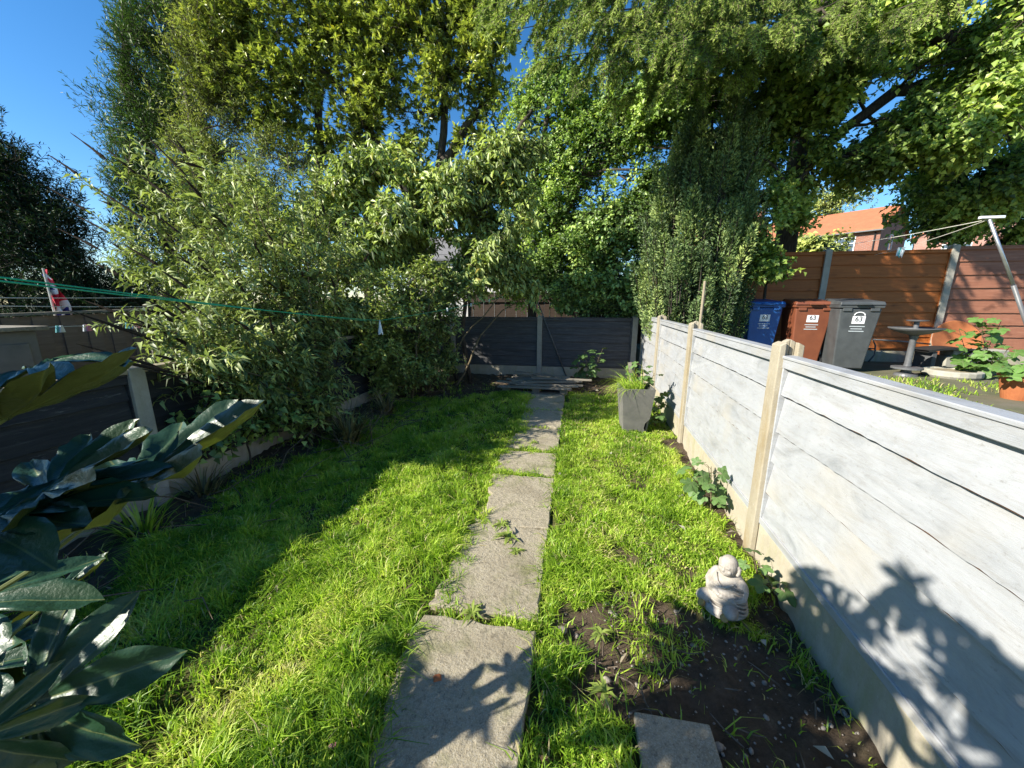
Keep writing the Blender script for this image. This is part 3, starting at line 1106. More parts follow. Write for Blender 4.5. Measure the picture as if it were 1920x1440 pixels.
# tall leyland cypress
b0 = gpt(320, 9.5)
make_tree('cypress_tree', 'tall green cypress with spiky vertical edge against the blue sky', 'tree', b0,
          [[b0, b0+np.array([0, 0, 4]), b0+np.array([0, 0, 10.0])]],
          [B(345, -150, 9.5, 85, 130), B(330, 0, 9.5, 105, 130), B(318, 130, 9.5, 100, 120), B(312, 250, 9.5, 95, 120), B(315, 370, 9.5, 100, 110), B(330, 480, 9.5, 100, 100), B(262, 90, 9.5, 40, 80), B(258, 220, 9.5, 40, 80), B(258, 330, 9.5, 42, 80)],
          16000, 8, .30, .115, .023, M_L_LEYLAND, 102, shell=.42, gap=(.5, -.6), bias=(0, 0, .75), droop=.0, trunk_r=.2)

# olive conifer standing in front of the cypress
b0 = gpt(410, 8.8)
make_tree('olive_conifer', 'yellowish olive conifer growing in front of the tall cypress', 'tree', b0,
          [[b0, b0+np.array([0, 0, 3]), b0+np.array([0, 0, 6.5])]],
          [B(390, 60, 8.8, 70, 100), B(380, 180, 8.8, 80, 110), B(400, 300, 8.8, 85, 100), B(420, 400, 8.8, 90, 90), B(440, 230, 8.8, 60, 90), B(530, 300, 8.6, 60, 60), B(510, 370, 8.6, 70, 70)],
          8000, 8, .34, .10, .022, M_L_GOLDCON, 103, shell=.45, gap=(.6, -.35), bias=(0, 0, .5), droop=.05, trunk_r=.13)

# leathery leaved tree, several trunks
b0 = gpt(700, 9.6)
q = lambda px, py, Y: at_y(px, py, Y)
make_tree('leathery_tree', 'tall many stemmed tree with clusters of glossy yellow green leaves', 'tree', b0,
          [[b0+np.array([-1.2, 0, 0]), q(600, 420, 9.6), q(598, 250, 9.6), q(590, 60, 9.6), q(560, -80, 9.6)],
           [b0+np.array([-.3, .2, 0]), q(690, 420, 9.7), q(668, 260, 9.7), q(690, 60, 9.8), q(700, -100, 9.8)],
           [b0+np.array([.6, 0, 0]), q(800, 420, 9.6), q(832, 250, 9.6), q(835, 100, 9.6), q(840, 20, 9.6)],
           [q(800, 420, 9.6), q(730, 300, 9.5), q(640, 170, 9.4), q(540, 60, 9.3)],
           [q(820, 330, 9.6), q(880, 230, 9.5), q(925, 180, 9.5)]],
          [B(470, 60, 9.3, 110, 80), B(420, 130, 9.0, 70, 60), B(540, 150, 9.2, 90, 60), B(620, 60, 9.3, 100, 80), B(700, 150, 9.2, 70, 55),
           B(760, 60, 9.3, 100, 70), B(850, 130, 9.3, 85, 70), B(870, 30, 9.5, 80, 70), B(690, 230, 9.3, 60, 40, w=.7), B(780, 210, 9.6, 80, 50, w=.7),
           B(520, 230, 9.2, 60, 45, w=.8), B(480, -70, 9.5, 140, 80), B(680, -80, 9.5, 150, 80), B(850, -80, 9.5, 120, 80), B(920, 190, 9.5, 40, 40, w=.5), B(920, 90, 9.5, 55, 60, w=.8),
           B(620, 280, 9.6, 60, 40, w=.5), B(760, 300, 9.6, 80, 45, w=.55), B(900, 270, 9.5, 60, 45, w=.5)],
          12500, 9, .24, .14, .052, M_L_ROSETTE, 104, shell=.62, gap=(.45, -.45), bias=(-.15, -.25, .35), droop=.12, rosette=True, trunk_r=.14, limb_r=.05)

# drooping-leaved shrub at the end of the garden
b0 = np.array([-2.2, 6.7, 0.])
make_tree('laurel_shrub', 'tall shrub with long drooping pale green leaves beside the end fence', 'shrub', b0,
          [[b0, q(800, 520, 6.6), q(770, 400, 6.5), q(740, 320, 6.5)], [b0+np.array([.25, 0, 0]), q(860, 520, 6.6), q(900, 420, 6.5), q(930, 310, 6.5)], [b0+np.array([-.3, 0, 0]), q(720, 540, 6.5), q(680, 440, 6.4)]],
          [B(600, 430, 6.6, 70, 60, w=.5), B(560, 500, 6.3, 60, 50, w=.5), B(620, 350, 6.8, 60, 60, w=.6), B(500, 420, 6.6, 70, 70), B(690, 350, 6.3, 80, 65), B(760, 330, 6.4, 80, 55), B(850, 365, 6.4, 80, 60), B(935, 310, 6.5, 65, 60), B(990, 290, 6.6, 35, 45, w=.7), B(640, 420, 6.2, 75, 65), B(740, 420, 6.2, 85, 65), B(900, 430, 6.3, 80, 60),
           B(960, 380, 6.5, 50, 55), B(680, 500, 6.0, 80, 60), B(790, 500, 6.2, 80, 60), B(890, 510, 6.4, 70, 55), B(940, 490, 6.5, 45, 45, w=.7), B(980, 540, 6.8, 45, 40, w=.6)],
          8600, 8, .28, .12, .043, M_L_LAUREL, 105, shell=.6, gap=(.8, -.3), bias=(.1, -.3, .15), droop=.35, hang=.55, fold=.18, trunk_r=.045, limb_r=.018)

# lower privet like shrub
b0 = np.array([-2.75, 5.4, 0.])
make_tree('privet_shrub', 'small leaved evergreen shrub with bare pale stems beside the lawn edge', 'shrub', b0,
          [[b0+np.array([dx, dy, 0]), b0+np.array([dx*1.6, dy*1.5, .9]), b0+np.array([dx*3, dy*2, 1.7])] for dx, dy in ((-.1, 0), (.15, .1), (.35, .3), (.0, .25), (.5, .6), (.25, -.1), (.62, .9))],
          [B(650, 580, 4.9, 85, 70), B(740, 590, 5.2, 80, 70), B(700, 660, 5.0, 80, 55), B(640, 690, 4.8, 60, 50), B(800, 600, 5.6, 60, 60), B(820, 540, 5.8, 60, 55), B(780, 680, 5.4, 55, 45), B(830, 660, 5.9, 35, 55, w=.6), B(600, 520, 4.9, 70, 60), B(720, 720, 5.2, 60, 30, w=.5)],
          6500, 8, .20, .07, .034, M_L_PRIVET, 106, shell=.5, gap=(1.0, -.3), bias=(0, -.2, .3), trunk_r=.022, limb_r=.009, bark=M_CANE)

# small leaved tree over the end fence
b0 = gpt(1000, 8.7)
make_tree('hawthorn_tree', 'small leaved tree with dark leaning trunk behind the end fence', 'tree', b0,
          [[b0, q(1000, 520, 8.7), q(985, 430, 8.7), q(1010, 300, 8.8), q(1040, 160, 8.8)], [q(1000, 500, 8.7), q(1060, 400, 8.7), q(1120, 260, 8.7), q(1150, 130, 8.7)], [q(985, 430, 8.7), q(950, 330, 8.7), q(975, 240, 8.7), q(1000, 200, 8.7)]],
          [B(1090, 200, 8.8, 80, 70), B(1160, 270, 8.7, 80, 70), B(1050, 300, 8.9, 70, 70), B(1130, 380, 8.7, 90, 75), B(1040, 410, 8.8, 75, 65), B(1100, 480, 8.6, 85, 60), B(1190, 180, 8.6, 70, 55), B(1010, 240, 9.0, 55, 55, w=.45),
           B(1020, 500, 8.6, 60, 50), B(970, 440, 9.0, 60, 60, w=.7), B(965, 540, 8.8, 50, 35, w=.7), B(990, 330, 9.0, 50, 60, w=.6), B(1270, 120, 8.8, 90, 60), B(1020, 140, 9.0, 55, 65, w=.8), B(985, 210, 9.0, 45, 50, w=.7), B(1215, 340, 8.3, 45, 60), B(1200, 420, 8.2, 50, 50), B(1235, 230, 8.2, 60, 45), B(1320, 165, 7.9, 70, 40), B(1400, 260, 7.8, 45, 45), B(1440, 300, 8.0, 40, 50, w=.7), B(1380, 190, 8.6, 70, 50), B(1300, 200, 9.0, 60, 50)],
          14500, 8, .26, .072, .054, M_L_HAW, 107, shell=.65, gap=(.6, -.5), bias=(0, -.2, .2), trunk_r=.11, limb_r=.03)

# round leaved shrub over the corner of the fences
b0 = np.array([1.5, 8.4, 0.])
make_tree('round_leaf_shrub', 'bushy shrub with round mid green leaves over the fence corner', 'shrub', b0,
          [[b0+np.array([dx, 0, 0]), b0+np.array([dx*1.5, -.1, 1.3]), b0+np.array([dx*2, -.2, 2.4])] for dx in (-.4, -.1, .3)],
          [B(1130, 450, 8.3, 75, 60), B(1190, 500, 8.2, 80, 60), B(1230, 440, 8.2, 50, 60), B(1110, 540, 8.2, 70, 40), B(1210, 560, 8.0, 75, 40), B(1270, 500, 7.9, 60, 60), B(1150, 575, 8.1, 70, 22), B(1270, 565, 7.8, 45, 35), B(1060, 560, 8.3, 45, 30, w=.6)],
          5600, 8, .24, .075, .06, M_L_IVY, 108, shell=.5, gap=(.8, -.35), bias=(-.1, -.3, .2), droop=.25, hang=.2, trunk_r=.04, limb_r=.015)

# climbing shoots in front of the yew
b0 = gpt(1440, 7.3, TERR_Z)
make_tree('climbing_shrub', 'light green leafy shoots growing up beside the dark yew', 'shrub', b0,
          [[b0, q(1440, 480, 7.3), q(1430, 380, 7.3)]],
          [B(1415, 430, 6.7, 45, 60), B(1445, 490, 6.7, 40, 45, w=.8), B(1440, 380, 6.9, 45, 40), B(1500, 400, 7.5, 50, 30, w=.7), B(1480, 515, 7.0, 30, 14, w=.5), B(1390, 370, 7.2, 25, 40, w=.5)],
          1700, 8, .22, .075, .06, M_L_BEECH, 109, shell=.6, gap=(1.0, -.2), bias=(-.1, -.3, .2), droop=.25, trunk_r=.03, limb_r=.012)

# yew: upright dark plumes
def yew():
    rng = np.random.default_rng(110)
    b0 = gpt(1302, 7.0, TERR_Z)
    root = thing('yew_tree', 'dark columnar yew with upright plumes beside the blue wheelie bin', 'tree', b0)
    inv = -b0
    mb = MB()
    P0, P1, TW = [], [], []
    top = at_y(1330, 170, 7.0)
    for k in range(5):
        a = k*1.3
        mb.tube([b0+inv+np.array([.12*math.cos(a), .12*math.sin(a), -.1]), b0+inv+np.array([.25*math.cos(a), .25*math.sin(a), 1.6]), b0+inv+np.array([.3*math.cos(a), .3*math.sin(a), 3.9])], [.10, .06, .015], 7)
    mb.build('trunk', M_BARK, root, smooth=True)
    n_pl = 300
    LP, LD, LN, TI = [], [], [], []
    def prof(h):                                  # flame-shaped outline
        return .74*(.62 + .50*math.sin(math.pi*min(1.0, .22 + h*.72)))*(1 - .35*h)
    for i in range(n_pl):
        a = rng.uniform(0, 2*math.pi)
        hz = (i+rng.random())/n_pl
        rad = prof(hz)*rng.uniform(.70, 1.12)
        base = b0 + np.array([math.cos(a)*rad, math.sin(a)*rad*.85, .35 + hz*2.95])
        hgt = rng.uniform(.35, 1.0)
        ln_ = rng.uniform(.0, .30)
        lean = np.array([math.cos(a)*ln_, math.sin(a)*ln_, 1.0])
        tip = base + lean*hgt
        P0.append(base - lean*.3); P1.append(tip)
        wmax = rng.uniform(.075, .125)
        nl = 340
        t = rng.random(nl)**.85
        r = wmax*rng.random(nl)**.35*np.clip(np.sin(math.pi*(.18+.80*t))**.6, .1, 1)
        an = rng.random(nl)*2*math.pi
        ax = nrm(lean)
        s0 = nrm(np.cross(ax, [.2, 1, .1])); s1 = np.cross(ax, s0)
        rd = s0[None]*np.cos(an)[:, None] + s1[None]*np.sin(an)[:, None]
        LP.append(base + ax*(t*hgt)[:, None] + rd*r[:, None])
        LD.append(rd*.75 + ax*.7 + rng.normal(size=(nl, 3))*.3)
        LN.append(ax*.6 + rd*.4 + TO_SUN*.5 + rng.normal(size=(nl, 3))*.4)
        TI.append(np.clip(.40 + rng.normal()*.22 + rng.normal(size=nl)*.14, 0, 1))
    # dense inside leaves, shade put in as darker tints
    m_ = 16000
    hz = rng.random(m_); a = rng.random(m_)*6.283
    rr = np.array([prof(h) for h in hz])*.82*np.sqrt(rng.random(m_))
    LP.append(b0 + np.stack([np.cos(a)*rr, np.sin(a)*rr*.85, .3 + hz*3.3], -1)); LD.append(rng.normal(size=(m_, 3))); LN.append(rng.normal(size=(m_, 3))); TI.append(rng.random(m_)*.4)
    V, T = prisms(np.array(P0), np.array(P1), .012, .004)
    o = obj('branch', mesh_np('branch', V+inv, T, M_BARK), root); o['kind'] = 'stuff'
    LP = np.concatenate(LP)
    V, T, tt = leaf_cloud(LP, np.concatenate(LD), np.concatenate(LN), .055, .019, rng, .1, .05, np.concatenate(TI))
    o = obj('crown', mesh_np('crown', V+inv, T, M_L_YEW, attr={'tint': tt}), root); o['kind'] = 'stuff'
yew()

# spruce: trunk behind the yew, long drooping boughs reaching towards the lawn
def spruce():
    rng = np.random.default_rng(111)
    b0 = np.array([4.1, 8.9, TERR_Z-.05])
    root = thing('spruce_tree', 'spruce with drooping needle boughs hanging over the fence from above', 'tree', b0)
    inv = -b0
    mb = MB()
    mb.tube([(0, 0, -.1), (0, 0, 4), (0, 0, 9), (0, 0, 13)], [.22, .17, .10, .02], 12)
    N0, ND, NN, NT = [], [], [], []
    T0, T1 = [], []
    trunk_xy = b0[:2]
    targets = []
    # boughs that show in the picture: end pixel and end distance along y
    for px, py, Y in ((895, -10, 5.8), (930, 30, 5.5), (985, 15, 5.2), (1000, 80, 5.6), (1045, 45, 5.0), (1110, 75, 5.2), (905, 10, 5.6), (960, 60, 5.4), (1020, 110, 5.2), (1075, 150, 5.4), (1130, 120, 5.0), (1180, 60, 4.9), (1240, 160, 5.3), (1290, 90, 5.0), (960, -40, 5.0), (1080, 20, 4.8),
                      (1200, -30, 4.6), (1340, 40, 5.0), (1420, 60, 5.3), (1120, -60, 4.6), (1380, 130, 5.8), (1480, 30, 5.2), (1560, 70, 5.6), (1330, -50, 4.8), (1460, -60, 5.0), (1620, 0, 5.4), (1010, 30, 5.6), (1150, 180, 6.0), (1270, 10, 5.6),
                      (1250, 70, 4.6), (1180, 130, 5.6), (1060, 70, 6.2), (1700, 40, 5.6), (1780, -20, 5.4), (1660, -60, 5.0)):
        targets.append(at_y(px, py, Y))
    for e in targets:
        L = np.linalg.norm(e[:2]-trunk_xy)
        s = np.array([trunk_xy[0], trunk_xy[1], e[2] + .35*L*rng.uniform(.6, 1.0)])
        pts = []
        for i in range(15):
            t = i/14
            p = s*(1-t) + e*t
            p[2] += .05*L*math.sin(math.pi*t)
            pts.append(p + rng.normal(size=3)*.02)
        mb.tube([p+inv for p in pts], list(np.linspace(.024, .004, 15)), 5, cap=False)
        pts = np.array(pts)
        ax = nrm(e-s); sd_ = nrm(np.cross(ax, [0, 0, 1]))
        # drooping finger-like sprays, each a leader with paired side twigs
        def needles(a_, b_, tn):
            L_ = np.linalg.norm(b_-a_)
            m = max(4, int(L_*165))
            f = rng.random(m); an = rng.random(m)*2*math.pi
            d_ = (b_-a_)/L_
            u0 = nrm(np.cross(d_, [.3, .2, 1])); u1 = np.cross(d_, u0)
            rd = u0[None]*np.cos(an)[:, None] + u1[None]*np.sin(an)[:, None]
            T0.append(a_); T1.append(b_)
            N0.append(a_ + (b_-a_)*f[:, None]); ND.append(rd*.8 + d_*.8); NN.append(np.cross(rd, d_))
            NT.append(np.clip(tn + .25*(f-.5) + rng.normal(size=m)*.14, 0, 1))
        for k in range(34):
            t = .30 + .70*rng.random()**.85
            j = t*13.999; i0_ = int(j); p = pts[i0_]*(1-j+i0_) + pts[min(i0_+1, 14)]*(j-i0_)
            side = rng.choice([-1, 1])
            ln = rng.uniform(.30, .62)*(1.15-.35*t)
            d = nrm(ax*.75 + sd_*side*rng.uniform(.1, .8) + np.array([0, 0, rng.uniform(-1.0, .1)]))
            tn = .10 + .50*t + rng.normal()*.20
            prev = p
            nseg = 5
            for sgm in range(nseg):
                d = nrm(d + np.array([0, 0, -.22]))
                nxt = prev + d*ln/nseg
                needles(prev, nxt, tn)
                lat = nrm(np.cross(d, [0, 0, 1]) + rng.normal(size=3)*.2)
                for sg in (-1, 1):
                    tl = ln*.34*(1-.75*sgm/nseg)*rng.uniform(.7, 1.2)
                    needles(prev, prev + nrm(d*.75 + lat*sg*.75 + np.array([0, 0, -.15]))*tl, tn)
                prev = nxt
    mb.build('trunk', M_BARK, root, smooth=True)
    V, T = prisms(np.array(T0), np.array(T1), .0045, .003)
    o = obj('branch', mesh_np('branch', V+inv, T, M_TWIG), root); o['kind'] = 'stuff'
    N0 = np.concatenate(N0)
    V, T, tt = needle_cloud(N0, np.concatenate(ND), np.concatenate(NN), .050, .0115, np.concatenate(NT))
    o = obj('crown', mesh_np('crown', V+inv, T, M_L_SPRUCE, attr={'tint': tt}), root); o['kind'] = 'stuff'
spruce()

# broad-leaved tree on the right
b0 = gpt(2050, 8.8, TERR_Z)
make_tree('beech_tree', 'spreading broad leaved tree with sunlit sprays above the brown fence', 'tree', b0,
          [[b0, b0+np.array([-.1, 0, 2.2]), q(1960, 200, 8.6), q(1900, 0, 8.4), q(1850, -150, 8.4)], [q(1980, 330, 8.7), q(1780, 160, 8.2), q(1680, 170, 7.8), q(1560, 260, 7.5), q(1480, 360, 7.4)],
           [q(1960, 200, 8.6), q(1750, 60, 7.6), q(1600, 20, 7.2), q(1480, 60, 7.0)], [q(1980, 350, 8.7), q(1850, 300, 8.2), q(1700, 310, 8.0)]],
          [B(1480, 130, 7.0, 90, 45), B(1440, 330, 7.6, 45, 45), B(1490, 240, 7.4, 60, 40), B(1600, 150, 7.6, 100, 50), B(1700, 60, 7.6, 130, 60), B(1800, 60, 7.6, 130, 60), B(1900, 180, 7.6, 100, 90), B(1620, 300, 8.2, 70, 40, w=.7), B(1760, 330, 8.4, 110, 50), B(1870, 400, 8.6, 110, 50), B(1780, 430, 8.8, 70, 28), B(1900, 440, 8.4, 70, 30), B(1570, 190, 7.2, 90, 40), B(1430, 200, 7.2, 60, 45), B(1530, 270, 7.4, 60, 45, w=.7), B(1650, 250, 7.6, 70, 45, w=.8), B(1720, 230, 7.0, 90, 45), B(1780, 270, 6.8, 110, 45), B(1850, 200, 6.8, 110, 60), B(1660, 305, 7.2, 90, 40),
           B(1800, 360, 8.0, 130, 55), B(1900, 330, 7.6, 90, 70), B(1600, 90, 7.4, 120, 55), B(1750, 110, 7.2, 120, 65), B(1880, 80, 7.0, 120, 75), B(1680, 10, 7.2, 130, 60), B(1520, 20, 7.4, 100, 55), B(1850, -40, 7.2, 160, 70), B(1540, 350, 7.8, 50, 25, w=.6),
           B(1830, 400, 7.9, 80, 30, w=.9), B(1850, 410, 8.0, 100, 35), B(1560, 300, 7.5, 60, 30, w=.6), B(1500, 330, 7.6, 50, 40, w=.6), B(1350, 240, 7.4, 40, 30, w=.6)],
          14500, 8, .28, .088, .064, M_L_BEECH, 112, shell=.62, gap=(.6, -.35), bias=(-.25, -.2, -.05), droop=.2, hang=.15, trunk_r=.13, limb_r=.03)

# distant trees
for k, (px, py, Y, r, lab) in enumerate(((1575, 372, 36, 45, 'pale green distant tree beside the orange roof'), (1120, 500, 22, 150, 'distant dark green tree behind the pale house'), (1400, 480, 20, 90, 'distant bushy green tree between yew and brick house'),
                                         (1530, 462, 15, 40, 'light green bush just over the brown fence'))):
    b0 = gpt(px, Y, .3)
    c = at_y(px, py, Y)
    make_tree('distant_tree', lab, 'tree', b0, [[b0, c]], [B(px, py, Y, r, r*.55), B(px-r*.6, py+r*.3, Y, r*.6, r*.45), B(px+r*.6, py+r*.35, Y, r*.6, r*.4), B(px, py+r*.8, Y, r*.9, r*.6)],
              1500, 8, .5, .14, .11, [M_L_GOLDCON, M_L_HAW, M_L_IVY, M_L_GOLDCON, M_L_GOLDCON][k], 130+k, trunk_r=.12, group='distant trees')


# buddleia: a fan of canes, narrow paired leaves, brown spikes
def buddleia():
    rng = np.random.default_rng(120)
    b0 = np.array([-2.95, 3.75, .0])
    root = thing('buddleia_shrub', 'wide arching shrub with narrow grey green leaves and brown seed spikes', 'shrub', b0)
    inv = -b0
    mb = MB()
    canes = []
    ends = []
    for px, py, Y in ((150, 330, 3.2), (200, 300, 3.3), (170, 400, 3.0), (190, 470, 2.9), (250, 320, 3.4), (300, 300, 3.6), (360, 300, 3.6), (420, 310, 3.6), (480, 310, 3.8), (540, 290, 4.0), (590, 330, 4.2), (620, 400, 4.3),
                      (280, 420, 3.0), (330, 380, 3.2), (400, 400, 3.2), (460, 380, 3.4), (520, 380, 3.6), (570, 430, 3.7), (230, 520, 2.9), (300, 500, 3.0), (380, 490, 3.1), (450, 470, 3.2), (530, 480, 3.4), (590, 510, 3.7), (250, 600, 2.9),
                      (300, 640, 2.9), (370, 590, 3.0), (450, 570, 3.0), (520, 570, 3.2), (580, 590, 3.5), (260, 680, 2.9), (340, 690, 2.95), (430, 660, 3.0), (520, 660, 3.2), (600, 650, 3.6), (400, 340, 4.2), (500, 430, 4.3), (300, 360, 4.0),
                      (340, 440, 2.8), (430, 530, 2.8), (560, 360, 3.3), (640, 470, 4.0), (350, 330, 2.9), (450, 300, 3.2), (480, 620, 2.9), (640, 580, 4.2), (220, 380, 3.4), (210, 440, 3.5)):
        ends.append(at_y(px, py, Y))
    for px, py, X_ in ((290, 640, -2.85), (330, 700, -2.8), (380, 720, -2.7), (420, 690, -2.6), (360, 650, -2.8), (460, 720, -2.6), (510, 700, -2.6), (550, 740, -2.6), (480, 660, -2.55), (430, 745, -2.7), (400, 600, -2.7), (340, 600, -2.85), (300, 690, -2.9), (560, 680, -2.6), (500, 620, -2.6)):
        ends.append(at_x(px, py, X_))
    spikes = []
    P0, P1 = [], []
    LP, LD, LN, TI = [], [], [], []
    def leaves_on(pts, t0, step, L):
        seg = np.diff(pts, axis=0); ln = np.linalg.norm(seg, axis=1); cum = np.concatenate([[0], np.cumsum(ln)])
        s = cum[-1]*t0
        k = 0
        ct = rng.normal()*.1
        while s < cum[-1]:
            i0 = min(np.searchsorted(cum, s, 'right')-1, len(seg)-1)
            p = pts[i0] + seg[i0]*((s-cum[i0])/ln[i0])
            ax = seg[i0]/ln[i0]
            a = k*1.57 + rng.normal()*.3
            u0 = nrm(np.cross(ax, [.1, .3, 1])); u1 = np.cross(ax, u0)
            for sg in (0, math.pi):
                rd = u0*math.cos(a+sg) + u1*math.sin(a+sg)
                LP.append(p); LD.append(rd*.8 + ax*.55 + np.array([0, 0, -.12]) + rng.normal(size=3)*.15)
                LN.append(np.array([0, 0, .7]) + rng.normal(size=3)*.4 + TO_SUN*.6)
                TI.append(np.clip(.45 + ct + rng.normal()*.2, 0, .95) if rng.random() > .02 else 1.0)
            s += step*rng.uniform(.7, 1.3); k += 1
    for e in ends:
        st = b0 + np.array([rng.normal()*.13, rng.normal()*.13, -.05])
        mid = st*.45 + e*.55 + np.array([0, 0, .28 + rng.normal()*.05])
        pts = []
        for i in range(11):
            t = i/10
            p = (1-t)**2*st + 2*t*(1-t)*mid + t*t*e
            pts.append(p + rng.normal(size=3)*.008)
        pts = np.array(pts)
        mb.tube([p+inv for p in pts], list(np.linspace(.012, .003, 11)), 5, cap=False)
        leaves_on(pts, .38, .05, .1)
        # side shoots
        for k in range(17):
            t = rng.uniform(.25, .98); i0 = int(t*9.999); p = pts[i0]
            ax = nrm(pts[i0+1]-pts[i0])
            d = nrm(ax*.6 + rng.normal(size=3)*.6 + np.array([0, -.1, .2]))
            ln = rng.uniform(.18, .5)
            q1 = p + d*ln; qm = p + d*ln*.5 + np.array([0, 0, .03])
            P0.append(p); P1.append(q1)
            leaves_on(np.array([p, qm, q1]), .10, .028, .085)
            if rng.random() < .14: spikes.append((q1, nrm(d+np.array([-.5, -.1, .1])), rng.uniform(.10, .2)))
        if pxy(e)[0] < 420:
            spikes.append((e, nrm(nrm(pts[-1]-pts[-3])*.6 + np.array([-.55, 0, .25])), rng.uniform(.28, .45)))
    mb.build('cane', M_CANE, root, smooth=True)['kind'] = 'stuff'
    V, T = prisms(np.array(P0), np.array(P1), .004, .002)
    o = obj('branch', mesh_np('branch', V+inv, T, M_CANE), root); o['kind'] = 'stuff'
    n = len(LP)
    sz = .6 + .7*rng.random(n)
    V, T, tt = leaf_cloud(np.array(LP), np.array(LD), np.array(LN), .092*sz, .026*sz, rng, .22, .3, np.array(TI), True)
    o = obj('crown', mesh_np('crown', V+inv, T, M_L_BUDDLEIA, attr={'tint': tt}), root); o['kind'] = 'stuff'
    # dried flower spikes
    for (p, d, ln) in spikes:
        mb = MB()
        k = 7
        pts = [p + d*ln*i/k + np.array([0, 0, -.05*ln*(i/k)**2]) for i in range(k+1)]
        rr = [.004] + [(.011*(1-i/k)**.6+.002)*rng.uniform(.6, 1.35) for i in range(1, k+1)]
        mb.tube([x+inv for x in pts], rr, 6)
        mb.build('seed_spike', M_SEED, root)
buddleia()

# strap-leaved clump at the foot of the buddleia
def strap_clump(name, label, base, n, L, w, mat, seed, spread=.8, group=None):
    rng = np.random.default_rng(seed)
    base = np.asarray(base, float)
    root = thing(name, label, 'plant', base, 0, group)
    an = rng.uniform(0, 6.283, n); out = np.stack([np.cos(an), np.sin(an), np.zeros(n)], -1)
    d = nrm(out*rng.uniform(.15, spread, n)[:, None] + np.array([0, 0, 1.]))
    Ls = L*rng.uniform(.55, 1.1, n)
    cur = out*rng.uniform(.0, .10, n)[:, None]
    sdv = np.stack([-np.sin(an), np.cos(an), np.zeros(n)], -1)
    Vs = []
    K = 6
    for k in range(K+1):
        ww = w*(1-(k/K)**2*.95)*(.7+.6*math.sin(math.pi*min(1, k/K+.25)))
        Vs += [cur - sdv*ww*.5, cur + sdv*ww*.5]
        cur = cur + d*(Ls/K)[:, None]
        d = nrm(d + np.array([0, 0, -.26]))
    V = np.stack(Vs, 1).reshape(-1, 3); V[:, 2] = np.maximum(V[:, 2], .012)
    bs = np.arange(n)[:, None]*(2*K+2)
    Q_ = np.concatenate([bs + np.array([[2*k, 2*k+1, 2*k+3, 2*k+2]]) for k in range(K)])
    o = obj('blades', mesh_np('blades', V, Q_, mat, attr={'tint': np.repeat(rng.random(n), 2*K+2)}), root); o['kind'] = 'stuff'
M_L_STRAP = leaf_mat('dry_strap_leaf', (.09, .075, .035), (.20, .18, .08), (.32, .30, .15), .25, .55, .3)
strap_clump('strap_plant', 'clump of long dry strap leaves at the foot of the arching shrub', (-2.38, 3.45, 0), 170, .55, .020, M_L_STRAP, 122)
strap_clump('strap_plant', 'smaller tuft of dry strap leaves under the small leaved evergreen', (-2.55, 4.6, 0), 80, .40, .018, M_L_STRAP, 123)

strap_clump('strap_plant', 'thin tuft of straw coloured blades against the left gravel board', (-2.86, 2.25, 0), 70, .34, .012, M_L_STRAP, 124)
strap_clump('strap_plant', 'long grassy tuft near the foot of the left fence post', (-2.75, 1.75, 0), 80, .36, .010, M_GRASS, 125)
# ground-cover brambles at the foot of the left fence
b0 = np.array([-2.9, 2.75, 0.])
make_tree('bramble', 'low dark bramble growing between the left fence and the arching shrub', 'bramble', b0,
          [[b0, b0+np.array([0, 0, .3]), b0+np.array([.1, .2, .6])]],
          [(np.array([-2.85, 2.6, .55]), np.array([.22, .45, .30]), 1), (np.array([-2.8, 3.2, .45]), np.array([.3, .45, .35]), 1), (np.array([-2.7, 2.9, .8]), np.array([.22, .5, .12]), 1)],
          380, 6, .2, .07, .055, M_L_IVY, 121, gap=(1.2, -.5), trunk_r=.01, limb_r=.006, fine=True)


